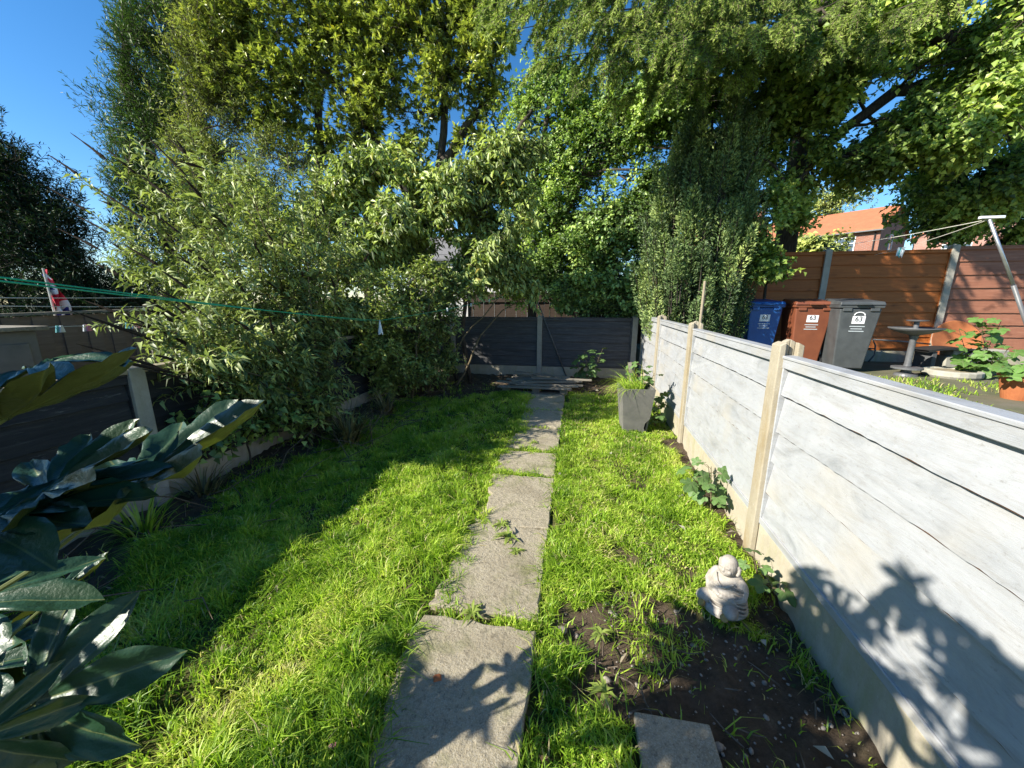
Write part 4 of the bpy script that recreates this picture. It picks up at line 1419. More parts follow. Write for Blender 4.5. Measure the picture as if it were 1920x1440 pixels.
# ================================================================== GRASS
def grass():
    rng = np.random.default_rng(200)
    xs, ys, ws, hs = [], [], [], []
    def scatter(n, x0, x1, y0, y1, width, h0, h1):
        x = rng.uniform(x0, x1, n); y = rng.uniform(y0, y1, n)
        P2 = np.stack([x, y], -1)
        s = soil_mask(x, y)
        dens = np.where(x > -.1, .92, .76) + np.where(x > -.1, .30, .42)*(.7*noise3(P2, 81, 1.0, 2) + .7*noise3(P2, 92, 5.1, 3))
        keep = rng.random(n) < np.clip(dens, .15, 1)*np.clip(1 - s*1.05, .015 + .16*(noise3(P2, 89, 1.4, 2) > .55), 1)
        pl = -.64 - .012*y + .035*np.sin(y*3.1) + .02*np.sin(y*7.7+1)
        pr = -.13 - .006*y
        creep = .10 + .06*noise3(P2, 82, 1.7, 3)
        onp = (x > pl + np.where(y > 1.5, creep, .012)) & (x < pr - np.where(y > 1.5, .012+.018*noise3(P2, 90, 2.5, 2), .0))
        joint = np.zeros(n, bool)
        for yj, ww in ((.53, .02), (1.485, .045), (2.253, .012), (3.04, .05), (3.61, .06), (4.36, .03), (5.1, .03)):
            joint |= (np.abs(y - yj - .02*np.sin(x*19)) < ww*(1.0 + .6*np.sin(x*23+yj*5)))
        keep &= ~onp | (joint & (noise3(P2, 83, 2.0, 2) > -.5))
        fx = 1.06 + .027*y
        keep &= (x < fx-.04) & (x > -3.0)
        keep &= ~((x > .24) & (x < .53) & (y > .88) & (y < 1.17))
        x, y, P2 = x[keep], y[keep], P2[keep]
        tuft = .75*noise3(P2, 84, .9, 2) + .55*noise3(P2, 91, 4.3, 3)
        right = np.where(x > -.1, .85, 1.0)
        h = (h0 + (h1-h0)*np.clip(.5+.5*tuft, 0, 1)*rng.uniform(.5, 1.1, len(x)))*right
        h = np.where((x > pr[keep]-.02) & (x < pr[keep]+.05) | (x > pl[keep]-.06) & (x < pl[keep]+.1), h*1.15, h)
        xs.append(x); ys.append(y); hs.append(h); ws.append(np.full(len(x), width)*rng.uniform(.7, 1.3, len(x)))
    scatter(135000, -2.9, 1.1, .45, 2.0, .0054, .022, .125)
    scatter(110000, -3.0, 1.15, 2.0, 3.8, .0064, .022, .120)
    scatter(75000, -3.0, 1.2, 3.8, 6.7, .0090, .022, .11)
    x = np.concatenate(xs); y = np.concatenate(ys); h = np.concatenate(hs); w = np.concatenate(ws)
    z = ground_h(x, y) - .004
    n0 = len(x)
    # rough grass on the neighbour's raised ground, behind the near fence
    m = 16000
    x2 = rng.uniform(2.2, 7.5, m); y2 = rng.uniform(2.0, 5.9, m)
    g2 = noise3(np.stack([x2, y2], -1), 85, .6, 3) > -.2
    x2, y2 = x2[g2], y2[g2]
    x = np.concatenate([x, x2]); y = np.concatenate([y, y2]); z = np.concatenate([z, np.full(len(x2), TERR_Z)])
    h = np.concatenate([h, rng.uniform(.02, .08, len(x2))]); w = np.concatenate([w, np.full(len(x2), .009)])
    n = len(x)
    az = rng.uniform(0, 2*math.pi, n)
    # tufts lean together
    P2 = np.stack([x, y], -1)
    az = az*.8 + 3*noise3(P2, 86, 1.2, 2)
    lean = np.abs(rng.normal(size=n))*.85 + .15
    dx, dy = np.cos(az), np.sin(az)
    fa = rng.uniform(0, math.pi, n)
    sx, sy = np.cos(fa), np.sin(fa)
    b = np.stack([x, y, z], -1)
    S = np.stack([sx, sy, np.zeros(n)], -1)
    D = np.stack([dx, dy, np.zeros(n)], -1)
    Zv = np.array([0, 0, 1.])
    hh = h[:, None]
    mid = b + Zv*hh*.58 + D*(hh*lean[:, None]*.35)
    tip = b + Zv*hh*(1-.38*np.clip(lean, 0, 2.0))[:, None] + D*(hh*lean[:, None])
    W = w[:, None]
    V = np.stack([b - S*W*.5, b + S*W*.5, mid - S*W*.42, mid + S*W*.42, tip], 1).reshape(-1, 3)
    base = np.arange(n)[:, None]*5
    T = np.concatenate([base+np.array([[0, 1, 3]]), base+np.array([[0, 3, 2]]), base+np.array([[2, 3, 4]])])
    tint = np.clip(.47 + .24*noise3(P2, 87, 1.3, 3) + rng.normal(size=n)*.20, 0, .96)
    tint = np.where(rng.random(n) < .04 + .10*(x > 0)*(noise3(P2, 88, .9, 2) > .2), 1.0, tint)
    tag(obj('grass', mesh_np('grass', V, T, M_GRASS, attr={'tint': np.repeat(tint, 5)})), 'long bright green grass growing over the lawn', 'grass', kind='stuff')
grass()

# broad-leaved weeds in the path joints, soil and turf
def weed_mesh(seed, nl=14, L=.06, W=.014, rise=.5):
    rng = np.random.default_rng(seed)
    an = rng.uniform(0, 2*math.pi, nl)
    el = rng.uniform(.1, rise, nl)
    d = np.stack([np.cos(an), np.sin(an), el], -1)
    V, T, tt = leaf_cloud(np.zeros((nl, 3)) + rng.normal(size=(nl, 3))*.004, d, np.tile([0, 0, 1.], (nl, 1)) + rng.normal(size=(nl, 3))*.1, L*rng.uniform(.6, 1.2, nl), W, rng, .15, .35, rng.uniform(.4, .9, nl), True)
    return mesh_np('weed', V, T, M_L_WEED, attr={'tint': tt})
WM = [weed_mesh(300+i, 18, .075, .016, .7) for i in range(3)]
def weed(px, py, label, s=1.0, k=0, z=.02):
    p = at_z(px, py, z)
    o = obj('weed', WM[k % 3], None, (p[0], p[1], z), k*1.1)
    o.scale = (s, s, s)
    tag(o, label, 'weed', 'rosette weeds')
weed(955, 1010, 'largest bushy weed in the crack across the middle of the path', 1.3, 0)
weed(940, 985, 'middling bushy weed just beyond the largest one in the path crack', 1.0, 1)
weed(968, 1035, 'smallest bushy weed of the three in the path crack', .8, 2)
weed(885, 1150, 'grassy weed at the slab joint in front of the cracked slab', 1.0, 1)
weed(1125, 1190, 'pale rosette weed growing in the bare soil', .9, 2, 0)
weed(1135, 1300, 'darker rosette weed at the shaded edge of the bare soil', .9, 0, 0)
weed(1050, 985, 'tiny weed against the right edge of the path', .6, 2, 0)
weed(1000, 830, 'small weed in the far slab joint', .9, 1)

# pebbles in the soil
def pebbles():
    rng = np.random.default_rng(210)
    Vs, Ts = [], []
    ico = bmesh.new(); bmesh.ops.create_icosphere(ico, subdivisions=1, radius=1)
    bv = np.array([v.co[:] for v in ico.verts]); bt = np.array([[v.index for v in f.verts] for f in ico.faces]); ico.free()
    c = 0; off = 0
    while c < 520:
        x, y = rng.uniform(-.05, 1.05), rng.uniform(.75, 1.9)
        if soil_mask(np.array([x]), np.array([y]))[0] < .5: continue
        r = rng.lognormal(-5.4, .6); r = min(r, .022)
        sc = r*rng.uniform(.6, 1.2, 3)*np.array([1, 1, .7])
        a = rng.uniform(0, 6.28); ca, sa = math.cos(a), math.sin(a)
        v = bv*sc*(1+.15*rng.normal(size=(len(bv), 1)))
        v = np.stack([v[:, 0]*ca-v[:, 1]*sa, v[:, 0]*sa+v[:, 1]*ca, v[:, 2]], -1)
        z = ground_h(np.array([x]), np.array([y]))[0]
        Vs.append(v+np.array([x, y, z+.004])); Ts.append(bt+off); off += len(bv); c += 1
    tag(obj('pebbles', mesh_np('pebbles', np.concatenate(Vs), np.concatenate(Ts), M_PEBBLE)), 'small pale pebbles and clods scattered over the bare soil', 'pebbles', kind='stuff')
pebbles()

# twigs and dead stems along the left border, and a few in the soil
def twigs():
    rng = np.random.default_rng(211)
    mb = MB()
    for i in range(120):
        y = rng.uniform(.7, 6.5)
        x = rng.uniform(-2.95, -2.0 + (.25 if y > 3.5 else 0))
        L = rng.uniform(.15, .75)
        a = rng.uniform(0, 6.28); el = abs(rng.normal())*.35
        d = np.array([math.cos(a)*math.cos(el), math.sin(a)*math.cos(el), math.sin(el)])
        p = np.array([x, y, .015]); 
        pts = [p, p+d*L*.4+rng.normal(size=3)*.025, p+d*L*.75+rng.normal(size=3)*.03, p+d*L]
        for q_ in pts: q_[2] = max(q_[2], .01)
        mb.tube(pts, [.0045, .004, .003, .0015], 4, cap=False)
    for i in range(26):
        x, y = rng.uniform(.1, 1.0), rng.uniform(.8, 1.7)
        a = rng.uniform(0, 6.28); L = rng.uniform(.05, .16)
        p = np.array([x, y, .008]); d = np.array([math.cos(a), math.sin(a), .05])
        mb.tube([p, p+d*L*.5+rng.normal(size=3)*.008, p+d*L], [.003, .003, .0015], 4, cap=False)
    for i in range(40):
        x, y = rng.uniform(-2.3, .9), rng.uniform(5.9, 7.4)
        a = rng.uniform(0, 6.28); L = rng.uniform(.1, .5)
        p = np.array([x, y, .02]); d = np.array([math.cos(a), math.sin(a), rng.uniform(0, .3)])
        mb.tube([p, p+d*L*.5+rng.normal(size=3)*.02, p+d*L], [.006, .005, .002], 4, cap=False)
    tag(mb.build('twigs', M_TWIG), 'dry brown twigs and dead stems strewn along the borders', 'twigs', kind='stuff')
    n = 1500
    y = rng.uniform(.6, 7.4, n); x = rng.uniform(-2.95, 1.0, n)
    lb = soil_mask(x, y)
    k = (rng.random(n) < lb*.9 + .05) & ~((x > 0) & (y < 2.2) & (rng.random(n) < .8))
    k |= (rng.random(n) < .0)
    x, y = x[k], y[k]
    n = len(x)
    an = rng.uniform(0, 6.28, n)
    pos = np.stack([x, y, ground_h(x, y)+.02+.02*rng.random(n)], -1)
    d = np.stack([np.cos(an), np.sin(an), rng.normal(size=n)*.25], -1)
    V, T, tt = leaf_cloud(pos, d, np.tile([0, 0, 1.], (n, 1))+rng.normal(size=(n, 3))*.35, rng.uniform(.03, .08, n), rng.uniform(.012, .03, n), rng, .2, .2, rng.random(n)*.95, True)
    tag(obj('fallen_leaves', mesh_np('fallen_leaves', V, T, M_DEADLEAF, attr={'tint': tt})), 'dead leaves lying along the borders and on the turf', 'fallen leaves', kind='stuff')
twigs()


# ================================================================== LEAFY SMALL PLANTS (every leaf its own part)
def lobed_leaf(name, nl=5, spread=115, mat=None, sinus=.55, curl=.25, seed=1, power=.8, per=6, rings=4, wave=.0, ratio=.62, fold=.12):
    """palmate leaf, stalk at origin, main lobe along +x, unit length; attributes vein and tint"""
    rng = np.random.default_rng(seed)
    angs = np.linspace(-spread, spread, nl)
    half = spread/(nl-1)
    th, Rr, tt = [], [], []
    for k, a in enumerate(angs):
        ln = (1.0 - (1-ratio)*(abs(a)/spread)**1.4)*rng.uniform(.93, 1.05)
        for j in range(per+1):
            t = -1 + 2*j/per
            if k > 0 and j == 0: continue
            th.append(R(a + t*half))
            Rr.append(ln*(sinus + (1-sinus)*(1-abs(t))**power) if 0 < j < per else ln*sinus)
            tt.append(t)
    th, Rr, tt = np.array(th), np.array(Rr), np.array(tt)
    nA = len(th)
    V = [(0, 0, 0)]; vein = [0.0]
    for i in range(1, rings+1):
        f = i/rings
        r = Rr*f
        # narrow lobes: pull points between lobes towards their midrib
        x = r*np.cos(th); y = r*np.sin(th)
        z = fold*np.abs(tt)*f*Rr - curl*(f*Rr)**2 + wave*np.sin(th*9+f*7)*f + .012*rng.normal(size=nA)*f
        for a, b, c, t_, r_ in zip(x, y, z, tt, r):
            V.append((a, b, c)); vein.append(abs(t_)*half/57.3*r_)
    F = []
    for j in range(nA-1):
        F.append((0, 1+j, 2+j, 2+j))
    F3 = [(0, 1+j, 2+j) for j in range(nA-1)]
    Q = []
    for i in range(rings-1):
        for j in range(nA-1):
            a = 1+i*nA+j
            Q.append((a, a+nA, a+nA+1, a+1))
    me = bpy.data.meshes.new(name)
    me.from_pydata(V, [], F3+Q)
    me.materials.append(mat)
    a = me.attributes.new('vein', 'FLOAT', 'POINT'); a.data.foreach_set('value', np.array(vein, np.float32))
    a = me.attributes.new('tint', 'FLOAT', 'POINT'); a.data.foreach_set('value', np.full(len(V), .55, np.float32))
    me.polygons.foreach_set('use_smooth', [True]*len(me.polygons))
    me.update()
    return me

def two_sided_leaf(name, top, under, vein, rough=.3, spec=.5, trans=.18, vw=.016, coat=0.0, obrand=.25):
    m, N, L, p = new_mat(name)
    g = N.new('ShaderNodeNewGeometry')
    a = N.new('ShaderNodeAttribute'); a.attribute_name = 'vein'
    n = tex(N, L, 'noise', 6, 4, .6)
    tp = mixc(N, L, maprange(N, L, n, .4, .7, 0, .6), top, tuple(x*1.5 for x in top))
    oi = N.new('ShaderNodeObjectInfo')
    tp = mixc(N, L, maprange(N, L, oi.outputs['Random'], 0, 1, 0, obrand), tp, tuple(x*1.9 for x in top))
    vf = maprange(N, L, a.outputs['Fac'], vw*.3, vw, 1, 0)
    tp = mixc(N, L, vf, tp, vein)
    ud = mixc(N, L, vf, under, tuple(min(1, x*1.5) for x in under))
    col = mixc(N, L, g.outputs['Backfacing'], tp, ud)
    L.new(col, p.inputs['Base Color'])
    p.inputs['Roughness'].default_value = rough
    p.inputs['Specular IOR Level'].default_value = spec
    bump(N, L, p, n, .25, .02)
    tr = N.new('ShaderNodeBsdfTranslucent')
    L.new(mixc(N, L, 1.0, under, (1.2, 1.3, .5), 'MULTIPLY'), tr.inputs[0])
    mx = N.new('ShaderNodeMixShader'); mx.inputs[0].default_value = trans
    L.new(p.outputs[0], mx.inputs[1]); L.new(tr.outputs[0], mx.inputs[2])
    L.new(mx.outputs[0], N['Material Output'].inputs[0])
    return m

M_FATSIA = two_sided_leaf('glossy_palmate_leaf', (.016, .050, .022), (.075, .088, .020), (.13, .16, .055), .42, .45, .10, .009)
M_CURRANT = two_sided_leaf('currant_leaf', (.085, .15, .045), (.13, .19, .07), (.16, .22, .09), .45, .4, .3, .03, obrand=.9)
M_HOLLY = two_sided_leaf('hollyhock_leaf', (.10, .19, .045), (.15, .22, .07), (.22, .28, .12), .5, .35, .35, .03, obrand=.9)

CUR = [lobed_leaf('leaf', 5, 120, M_CURRANT, .68, .25, 400+i, .8, 6, 3, .03, .6) for i in range(3)]
HOL = [lobed_leaf('leaf', 5, 125, M_HOLLY, .74, .2, 410+i, .8, 6, 3, .03, .65) for i in range(3)]

def basis(x, z):
    x = nrm(x); z = np.asarray(z, float)
    y = nrm(np.cross(z, x)); z = np.cross(x, y)
    return Matrix(((x[0], y[0], z[0]), (x[1], y[1], z[1]), (x[2], y[2], z[2])))

def place_leaf(me, parent, p, d, n, s, inv=np.zeros(3), name='leaf'):
    o = bpy.data.objects.new(name, me)
    link(o, parent)
    Mx = basis(d, n).to_4x4()
    Mx = Matrix.Translation(Vector(np.asarray(p)+inv)) @ Mx @ Matrix.Scale(s, 4)
    o.matrix_local = Mx
    return o

def leafy_plant(name, label, cat, base, stems, meshes, size, seed, nleaf=8, spread=.12, stem_mat=None, r=.006):
    rng = np.random.default_rng(seed)
    base = np.asarray(base, float)
    root = thing(name, label, cat, base)
    for st in stems:
        st = [np.asarray(s, float) for s in st]
        mb = MB(); mb.tube(st, list(np.linspace(r, r*.4, len(st))), 6)
        mb.build('stem', stem_mat or M_CANE, root)
        for k in range(nleaf):
            t = (k+.6)/nleaf*.85 + .15
            j = t*(len(st)-1); i0 = min(int(j), len(st)-2); p = st[i0]*(1-j+i0) + st[i0+1]*(j-i0)
            a = k*2.4 + rng.random()*.8
            out = np.array([math.cos(a), math.sin(a), rng.uniform(.1, .5)])
            q_ = p + nrm(out)*spread*rng.uniform(.5, 1.1)
            mb = MB(); mb.tube([p, (p+q_)/2+np.array([0, 0, .01]), q_], [r*.35, r*.3, r*.25], 4, cap=False)
            mb.build('leaf_stalk', stem_mat or M_CANE, root)
            d = nrm(np.array([out[0], out[1], -.15+rng.normal()*.25]))
            nn = nrm(np.array([-.35, -.45, 1.0]) + rng.normal(size=3)*.35)
            place_leaf(meshes[rng.integers(3)], root, q_, d, nn, size*rng.uniform(.6, 1.15))
    return root

fx = fence_x(2.65)
leafy_plant('currant_plant', 'leafy currant sapling against the white fence between two posts', 'plant', (fx-.13, 2.68, 0),
            [[(0, 0, 0), (-.02, -.02, .15), (-.05, -.04, .38)], [(0.02, .03, 0), (.02, .10, .16), (.0, .16, .30)], [(0, 0, .05), (-.08, .06, .18), (-.15, .03, .27)]], CUR, .085, 421, 7, .09)
leafy_plant('currant_plant', 'small currant seedling with yellow green leaf beside the seated statue', 'plant', (fence_x(1.8)-.10, 1.93, 0),
            [[(0, 0, 0), (-.03, .0, .12), (-.06, -.02, .2)], [(0, 0, 0), (.02, -.08, .08), (.02, -.14, .12)]], CUR, .07, 422, 4, .06)
leafy_plant('border_plant', 'young leafy shrub growing before the dark end fence', 'plant', (.18, 7.0, 0),
            [[(0, 0, 0), (.03, 0, .3), (-.05, -.05, .62)], [(0.05, 0, 0), (.15, 0, .3), (.28, 0, .66)], [(0, 0, 0), (-.12, 0, .25), (-.2, 0, .5)], [(0, 0, 0), (.1, 0, .2), (.2, 0, .42)]], CUR, .12, 423, 9, .10)
leafy_plant('hollyhock_plant', 'tall light green leafy plant standing by the brown fence', 'plant', tuple(at_z(1822, 705, TERR_Z)),
            [[(0, 0, 0), (.02, 0, .45), (-.05, 0, .80)], [(0, .03, 0), (.15, .05, .4), (.22, .05, .78)], [(0, 0, 0), (-.15, 0, .35), (-.32, -.03, .66)], [(0.05, 0, 0), (.25, 0, .2), (.35, 0, .42)], [(0, 0, 0), (.1, -.1, .15), (.05, -.15, .3)], [(0, 0, 0), (-.15, -.1, .1), (-.2, -.15, .2)]], HOL, .125, 424, 10, .12)

# ------------------------------------------------------------------ fatsia in the left foreground
FAT = [lobed_leaf('leaf', 7, 122, M_FATSIA, .37, .22, 430+i, .52, 12, 7, .018, .70, .14) for i in range(4)]
FATC = [lobed_leaf('leaf', 7, 118, M_FATSIA, .38, -.16, 440+i, .52, 12, 8, .035, .76, .20) for i in range(3)]
f0 = np.array([-1.55, -.25, 0.0])
fat = thing('fatsia_shrub', 'large glossy shrub with hand shaped dark leaves standing at the lawn edge', 'shrub', f0)
rngf = np.random.default_rng(433)
def fatsia_leaf(p, d, n, s, me=None, stalk_from=None):
    p = np.asarray(p, float)
    me = me or FAT[rngf.integers(4)]
    place_leaf(me, fat, p, d, n, s, -f0)
    s0 = np.asarray(stalk_from, float) if stalk_from is not None else p - nrm(np.asarray(d))*.22 + np.array([-.05, -.05, -.18])
    mb = MB()
    mid = (p+s0)/2 + np.array([0, 0, -.02])
    mb.tube([s0-f0, mid-f0, p-f0], [.006, .005, .004], 6)
    mb.build('leaf_stalk', M_STALK, fat)
M_STALK = simple('green_stalk', (.12, .14, .04), (.09, .11, .03), 10, .5, .1, .3)
def cam_dir(r, u, f):
    """direction given as right / up / away as seen in the picture"""
    return nrm(RT*r + UP*u + FW*f)
# the leaves that show: stalk pixel, distance, main lobe direction, surface normal, size
show = [
    (250, 915, .84, (.84, .46, .28), (-.40, .78, -.46), .31, 'c'),
    (10, 785, .62, (.86, .42, .30), (-.30, .90, -.22), .20, 'c'),
    (60, 690, .72, (.93, .28, .20), (-.25, .88, -.38), .15, 'f'),
    (85, 920, .74, (.86, .40, .30), (-.30, .78, -.55), .20, 'c'),
    (0, 985, .70, (.80, .50, .35), (-.42, .80, -.42), .26, 'f'),
    (-50, 985, .66, (.92, .30, .25), (-.22, .88, -.40), .25, 'f'),
    (-70, 1140, .80, (.97, .10, .22), (-.05, .92, -.36), .23, 'f'),
    (110, 1115, .95, (.78, .52, .35), (-.50, .78, -.30), .12, 'c'),
    (66, 1316, .92, (.95, .28, .05), (-.02, .30, -.95), .31, 'f'),
    (-60, 1390, .80, (.6, -.6, .3), (.1, .5, -.8), .20, 'f'),
    (-60, 1260, .92, (.9, .2, .3), (-.1, .85, -.5), .18, 'f'),
]
for px, py, D, d, n, s, kd in show:
    p = at_d(px, py, D)
    fatsia_leaf(p, cam_dir(*d), cam_dir(*n), s, (FATC if kd == 'c' else FAT)[rngf.integers(3)], p - cam_dir(*d)*.22 + np.array([-.12, -.12, -.16]))
# body of the shrub, beside and behind the viewpoint (outside the picture, it throws the shade)
stems_f = []
for k in range(9):
    a = k*.7
    tip = f0 + np.array([math.cos(a)*.45*(k % 3)/2 + .40, math.sin(a)*.4*(k % 3)/2 + .05, 1.35 + .3*(k % 3)])
    mb = MB(); mb.tube([(.1*math.cos(a), .1*math.sin(a), -.05), (tip-f0)*.5+np.array([0, 0, .1]), tip-f0], [.022, .018, .011], 7)
    mb.build('stem', M_CANE, fat)
    stems_f.append(tip)
cnt = 0
SP = np.array([SUN_H[1], -SUN_H[0]])       # perpendicular to the sun's bearing
for tries in range(2500):
    u = rngf.normal(size=3); u /= np.linalg.norm(u)
    p = np.array([-1.22, -.17, 1.80]) + u*np.array([.62, .54, .60])*rngf.uniform(.55, 1.0)
    if p[2] < .55: continue
    # stay out of view and off the viewer
    if p[1] > .40*abs(p[0]) - .22 or (abs(p[0]) < .45 and abs(p[1]) < .45): continue
    out = nrm(np.array([u[0], u[1], u[2]*.5 + .15]))
    fatsia_leaf(p, nrm(np.array([out[0], out[1], -.25])), nrm(np.array([out[0]*.4, out[1]*.4, 1.0]) + rngf.normal(size=3)*.25), rngf.uniform(.16, .25))
    cnt += 1
    if cnt >= 80: break
# leaves just out of view that shade the ones that show
for (px, py, D) in ((120, 720, .64), (60, 760, .64), (30, 900, .72)):
    p = at_d(px, py, D)
    for t in (.55, .8):
        q_ = p + TO_SUN*(t + rngf.uniform(-.06, .06)) + rngf.normal(size=3)*.03
        a_, b_, z_ = pxy(q_)
        if z_ > .05 and -140 < a_ < 2000 and -140 < b_ < 1580: continue
        fatsia_leaf(q_, nrm(np.array([.5, .4, -.2])+rngf.normal(size=3)*.3), nrm(TO_SUN + np.array([0, 0, .5])), rngf.uniform(.15, .2))
# single leaves that throw hand-shaped shadows on the path
for (x, y, z) in ((-1.95, .20, 1.10), (-2.15, .02, 1.32), (-1.75, .05, .95), (-2.3, .25, 1.2), (-1.6, -.1, 1.15), (-2.05, -.2, 1.0)):
    fatsia_leaf((x, y, z), nrm(np.array([.6, .5, -.2])), nrm(np.array([-.5, -.3, 1.0])), .2)


# ================================================================== OBJECTS IN THE GARDEN
# seated statue
def statue():
    p0 = np.array([.775, 1.765, 0.0])
    rz = R(-140)     # figure faces local +x before turning
    root = thing('monk_statue', 'small weathered stone statue of a seated robed monk by the white fence', 'statue', p0, rz)
    bm = bmesh.new()
    def ball(c, r, rot=None):
        Mx = Matrix.Translation(c)
        if rot: Mx = Mx @ Matrix.Rotation(rot[0], 4, rot[1])
        Mx = Mx @ Matrix.Diagonal((r[0], r[1], r[2], 1))
        bmesh.ops.create_uvsphere(bm, u_segments=20, v_segments=14, radius=1, matrix=Mx)
    def rope(pts, rad, n=7):
        mb = MB(); mb.tube(pts, rad, n)
        vs = [bm.verts.new(v) for v in mb.v]
        for f in mb.f:
            try: bm.faces.new([vs[i] for i in f])
            except ValueError: pass
    ball((0, 0, .022), (.098, .094, .030))                 # plinth
    ball((.0, 0, .075), (.078, .082, .070))                # lap and robe
    ball((-.010, 0, .125), (.062, .068, .062))             # torso
    ball((.022, 0, .100), (.050, .052, .048))              # belly
    ball((.052, .052, .050), (.050, .034, .030), (R(35), 'Z'))   # knees
    ball((.052, -.052, .050), (.050, .034, .030), (R(-35), 'Z'))
    ball((-.006, .062, .132), (.026, .024, .044), (R(12), 'X'))    # shoulders / upper arms
    ball((-.006, -.062, .132), (.026, .024, .044), (R(-12), 'X'))
    rope([(-.005, .070, .135), (.010, .076, .105), (.042, .055, .092), (.062, .022, .100)], [.020, .019, .015, .012])
    rope([(-.005, -.070, .135), (.010, -.076, .105), (.042, -.055, .092), (.064, -.020, .110)], [.020, .019, .015, .012])
    ball((.066, .010, .103), (.014, .018, .012)); ball((.068, -.012, .112), (.014, .016, .012))   # hands
    for k in range(4):
        rope([(.066, .012-.008*k+.004, .108), (.077, .010-.007*k, .112), (.080, .006-.007*k, .104)], [.004, .0038, .003])
    rope([(.0, 0, .17), (.004, 0, .195)], [.030, .028])     # neck
    ball((.008, 0, .222), (.040, .037, .044))              # skull
    ball((.018, 0, .205), (.033, .033, .030))              # cheeks and jaw
    ball((.047, 0, .212), (.008, .0075, .009))             # nose
    ball((.046, 0, .218), (.005, .004, .012))
    ball((.040, .013, .226), (.008, .011, .004)); ball((.040, -.013, .226), (.008, .011, .004))   # brows
    ball((.0445, .0, .197), (.006, .014, .0035)); ball((.043, .0, .191), (.006, .011, .0035))     # lips
    ball((.036, .019, .207), (.010, .010, .010)); ball((.036, -.019, .207), (.010, .010, .010))
    for s in (-1, 1):                                       # long ears
        rope([(.002, s*.036, .232), (-.002, s*.042, .222), (.0, s*.042, .206), (.004, s*.038, .190)], [.006, .008, .0075, .007])
    # robe folds sweeping over shoulder, back and lap
    for k in range(7):
        t = k/6
        pts = []
        for i in range(13):
            a = R(-105 + 200*i/12)
            rr = .070 + .016*t
            zz = .160 - .105*t - .030*math.sin(R(180*i/12)) - .012*math.cos(a)
            pts.append((rr*.97*math.cos(a+R(150)), rr*1.05*math.sin(a+R(150)), zz))
        rope(pts, [.003]+[.0052]*11+[.003], 6)
    for k in range(5):
        pts = []
        for i in range(9):
            a = R(-70+140*i/8)
            rr = .058 + .006*k
            pts.append((.012+rr*math.cos(a), rr*1.02*math.sin(a), .104-.018*k-.020*math.cos(a)))
        rope(pts, .0046, 6)
    rope([(.035, .045, .165), (.055, .02, .140), (.060, -.01, .125), (.045, -.045, .115)], .006)
    rope([(.03, -.04, .170), (.052, -.018, .148), (.056, .005, .135)], .006)
    me = bpy.data.meshes.new('body')
    bm.to_mesh(me); bm.free()
    me.materials.append(M_STATUE)
    o = obj('body', me, root)
    o.scale = (1.0, 1.0, 1.0)
    rm = o.modifiers.new('remesh', 'REMESH'); rm.mode = 'VOXEL'; rm.voxel_size = .0016
    rm.use_smooth_shade = True
    s = o.modifiers.new('smooth', 'SMOOTH'); s.factor = .5; s.iterations = 1
    for (x, y, a) in ((.090, .052, .5), (.092, -.050, -.4)):
        mb = MB()
        mb.lathe([(0, .012), (.014, .012), (.017, .009), (.017, 0), (0, 0)], 16)
        c = mb.build('medallion', M_GOLD, root, (x, y, .030))
        c.rotation_euler = (0, R(55), a)
    # the head looks a little downwards
    root.scale = (1.10, 1.10, 1.12)
    return root
statue()

# square planter with a broken corner, with grass and a seedling in it
def planter():
    c = np.array([.70, 4.52, 0.0])
    root = thing('square_planter', 'tapered square grey planter with broken bottom corner near the white fence', 'planter', c, R(4))
    tp, bt, H = .185, .135, .53
    mb = MB()
    # four walls with thickness
    def wall(axis, sgn, name):
        m = MB()
        n = 9
        outer, inner = [], []
        for iz in range(n+1):
            f = iz/n
            hw = bt+(tp-bt)*f
            z = H*f
            outer.append((hw, z)); inner.append((hw-.02, z))
        vs, fs = [], []
        for (hw, z), (hi, _) in zip(outer, inner):
            # a notch bitten from the right lower corner of the front wall
            cut = 0
            if axis == 'y' and sgn < 0 and z < .17:
                cut = .065*(1-abs(z-.085)/.10) if z > 0 else .02
            a0, a1 = -hw, hw-max(cut, 0)
            for (d, aa0, aa1) in ((hw, a0, a1), (hi, a0+.02 if axis == 'x' else a0, a1-.02 if axis == 'x' else a1)):
                for t in (aa0, aa1):
                    vs.append((t, sgn*d, z) if axis == 'y' else (sgn*d, t, z))
        for i in range(n):
            b = i*4; e = b+4
            fs += [(b, b+1, e+1, e), (b+2, e+2, e+3, b+3), (b, e, e+2, b+2), (b+1, b+3, e+3, e+1)]
        fs += [(0, 2, 3, 1), (n*4, n*4+1, n*4+3, n*4+2)]
        m.add(vs, fs)
        return m.build(name, M_GREYPOT, root)
    wall('y', -1, 'front_wall'); wall('y', 1, 'back_wall')
    for sgn in (-1, 1):
        m = MB()
        m.add([(sgn*bt, -bt+.021, 0), (sgn*bt, bt-.021, 0), (sgn*tp, tp-.021, H), (sgn*tp, -tp+.021, H), (sgn*(bt-.02), -bt+.021, 0), (sgn*(bt-.02), bt-.021, 0), (sgn*(tp-.02), tp-.021, H), (sgn*(tp-.02), -tp+.021, H)],
              [(0,1,2,3),(4,7,6,5),(0,4,5,1),(2,6,7,3),(1,5,6,2),(0,3,7,4)])
        m.build('side_wall', M_GREYPOT, root)
    m = MB(); m.box((-.155, -.155, .44), (.155, .155, .48)); m.build('soil', M_BARK, root)
    return c
pc = planter()
rngp = np.random.default_rng(450)
n = 240
an = rngp.uniform(0, 6.28, n)
b_ = np.stack([pc[0]+rngp.uniform(-.14, .10, n), pc[1]+rngp.uniform(-.14, .14, n), np.full(n, .48)], -1)
segs = []
d = np.stack([np.cos(an)*.5-.45, np.sin(an)*.45-.25, rngp.uniform(.5, 1.3, n)], -1)
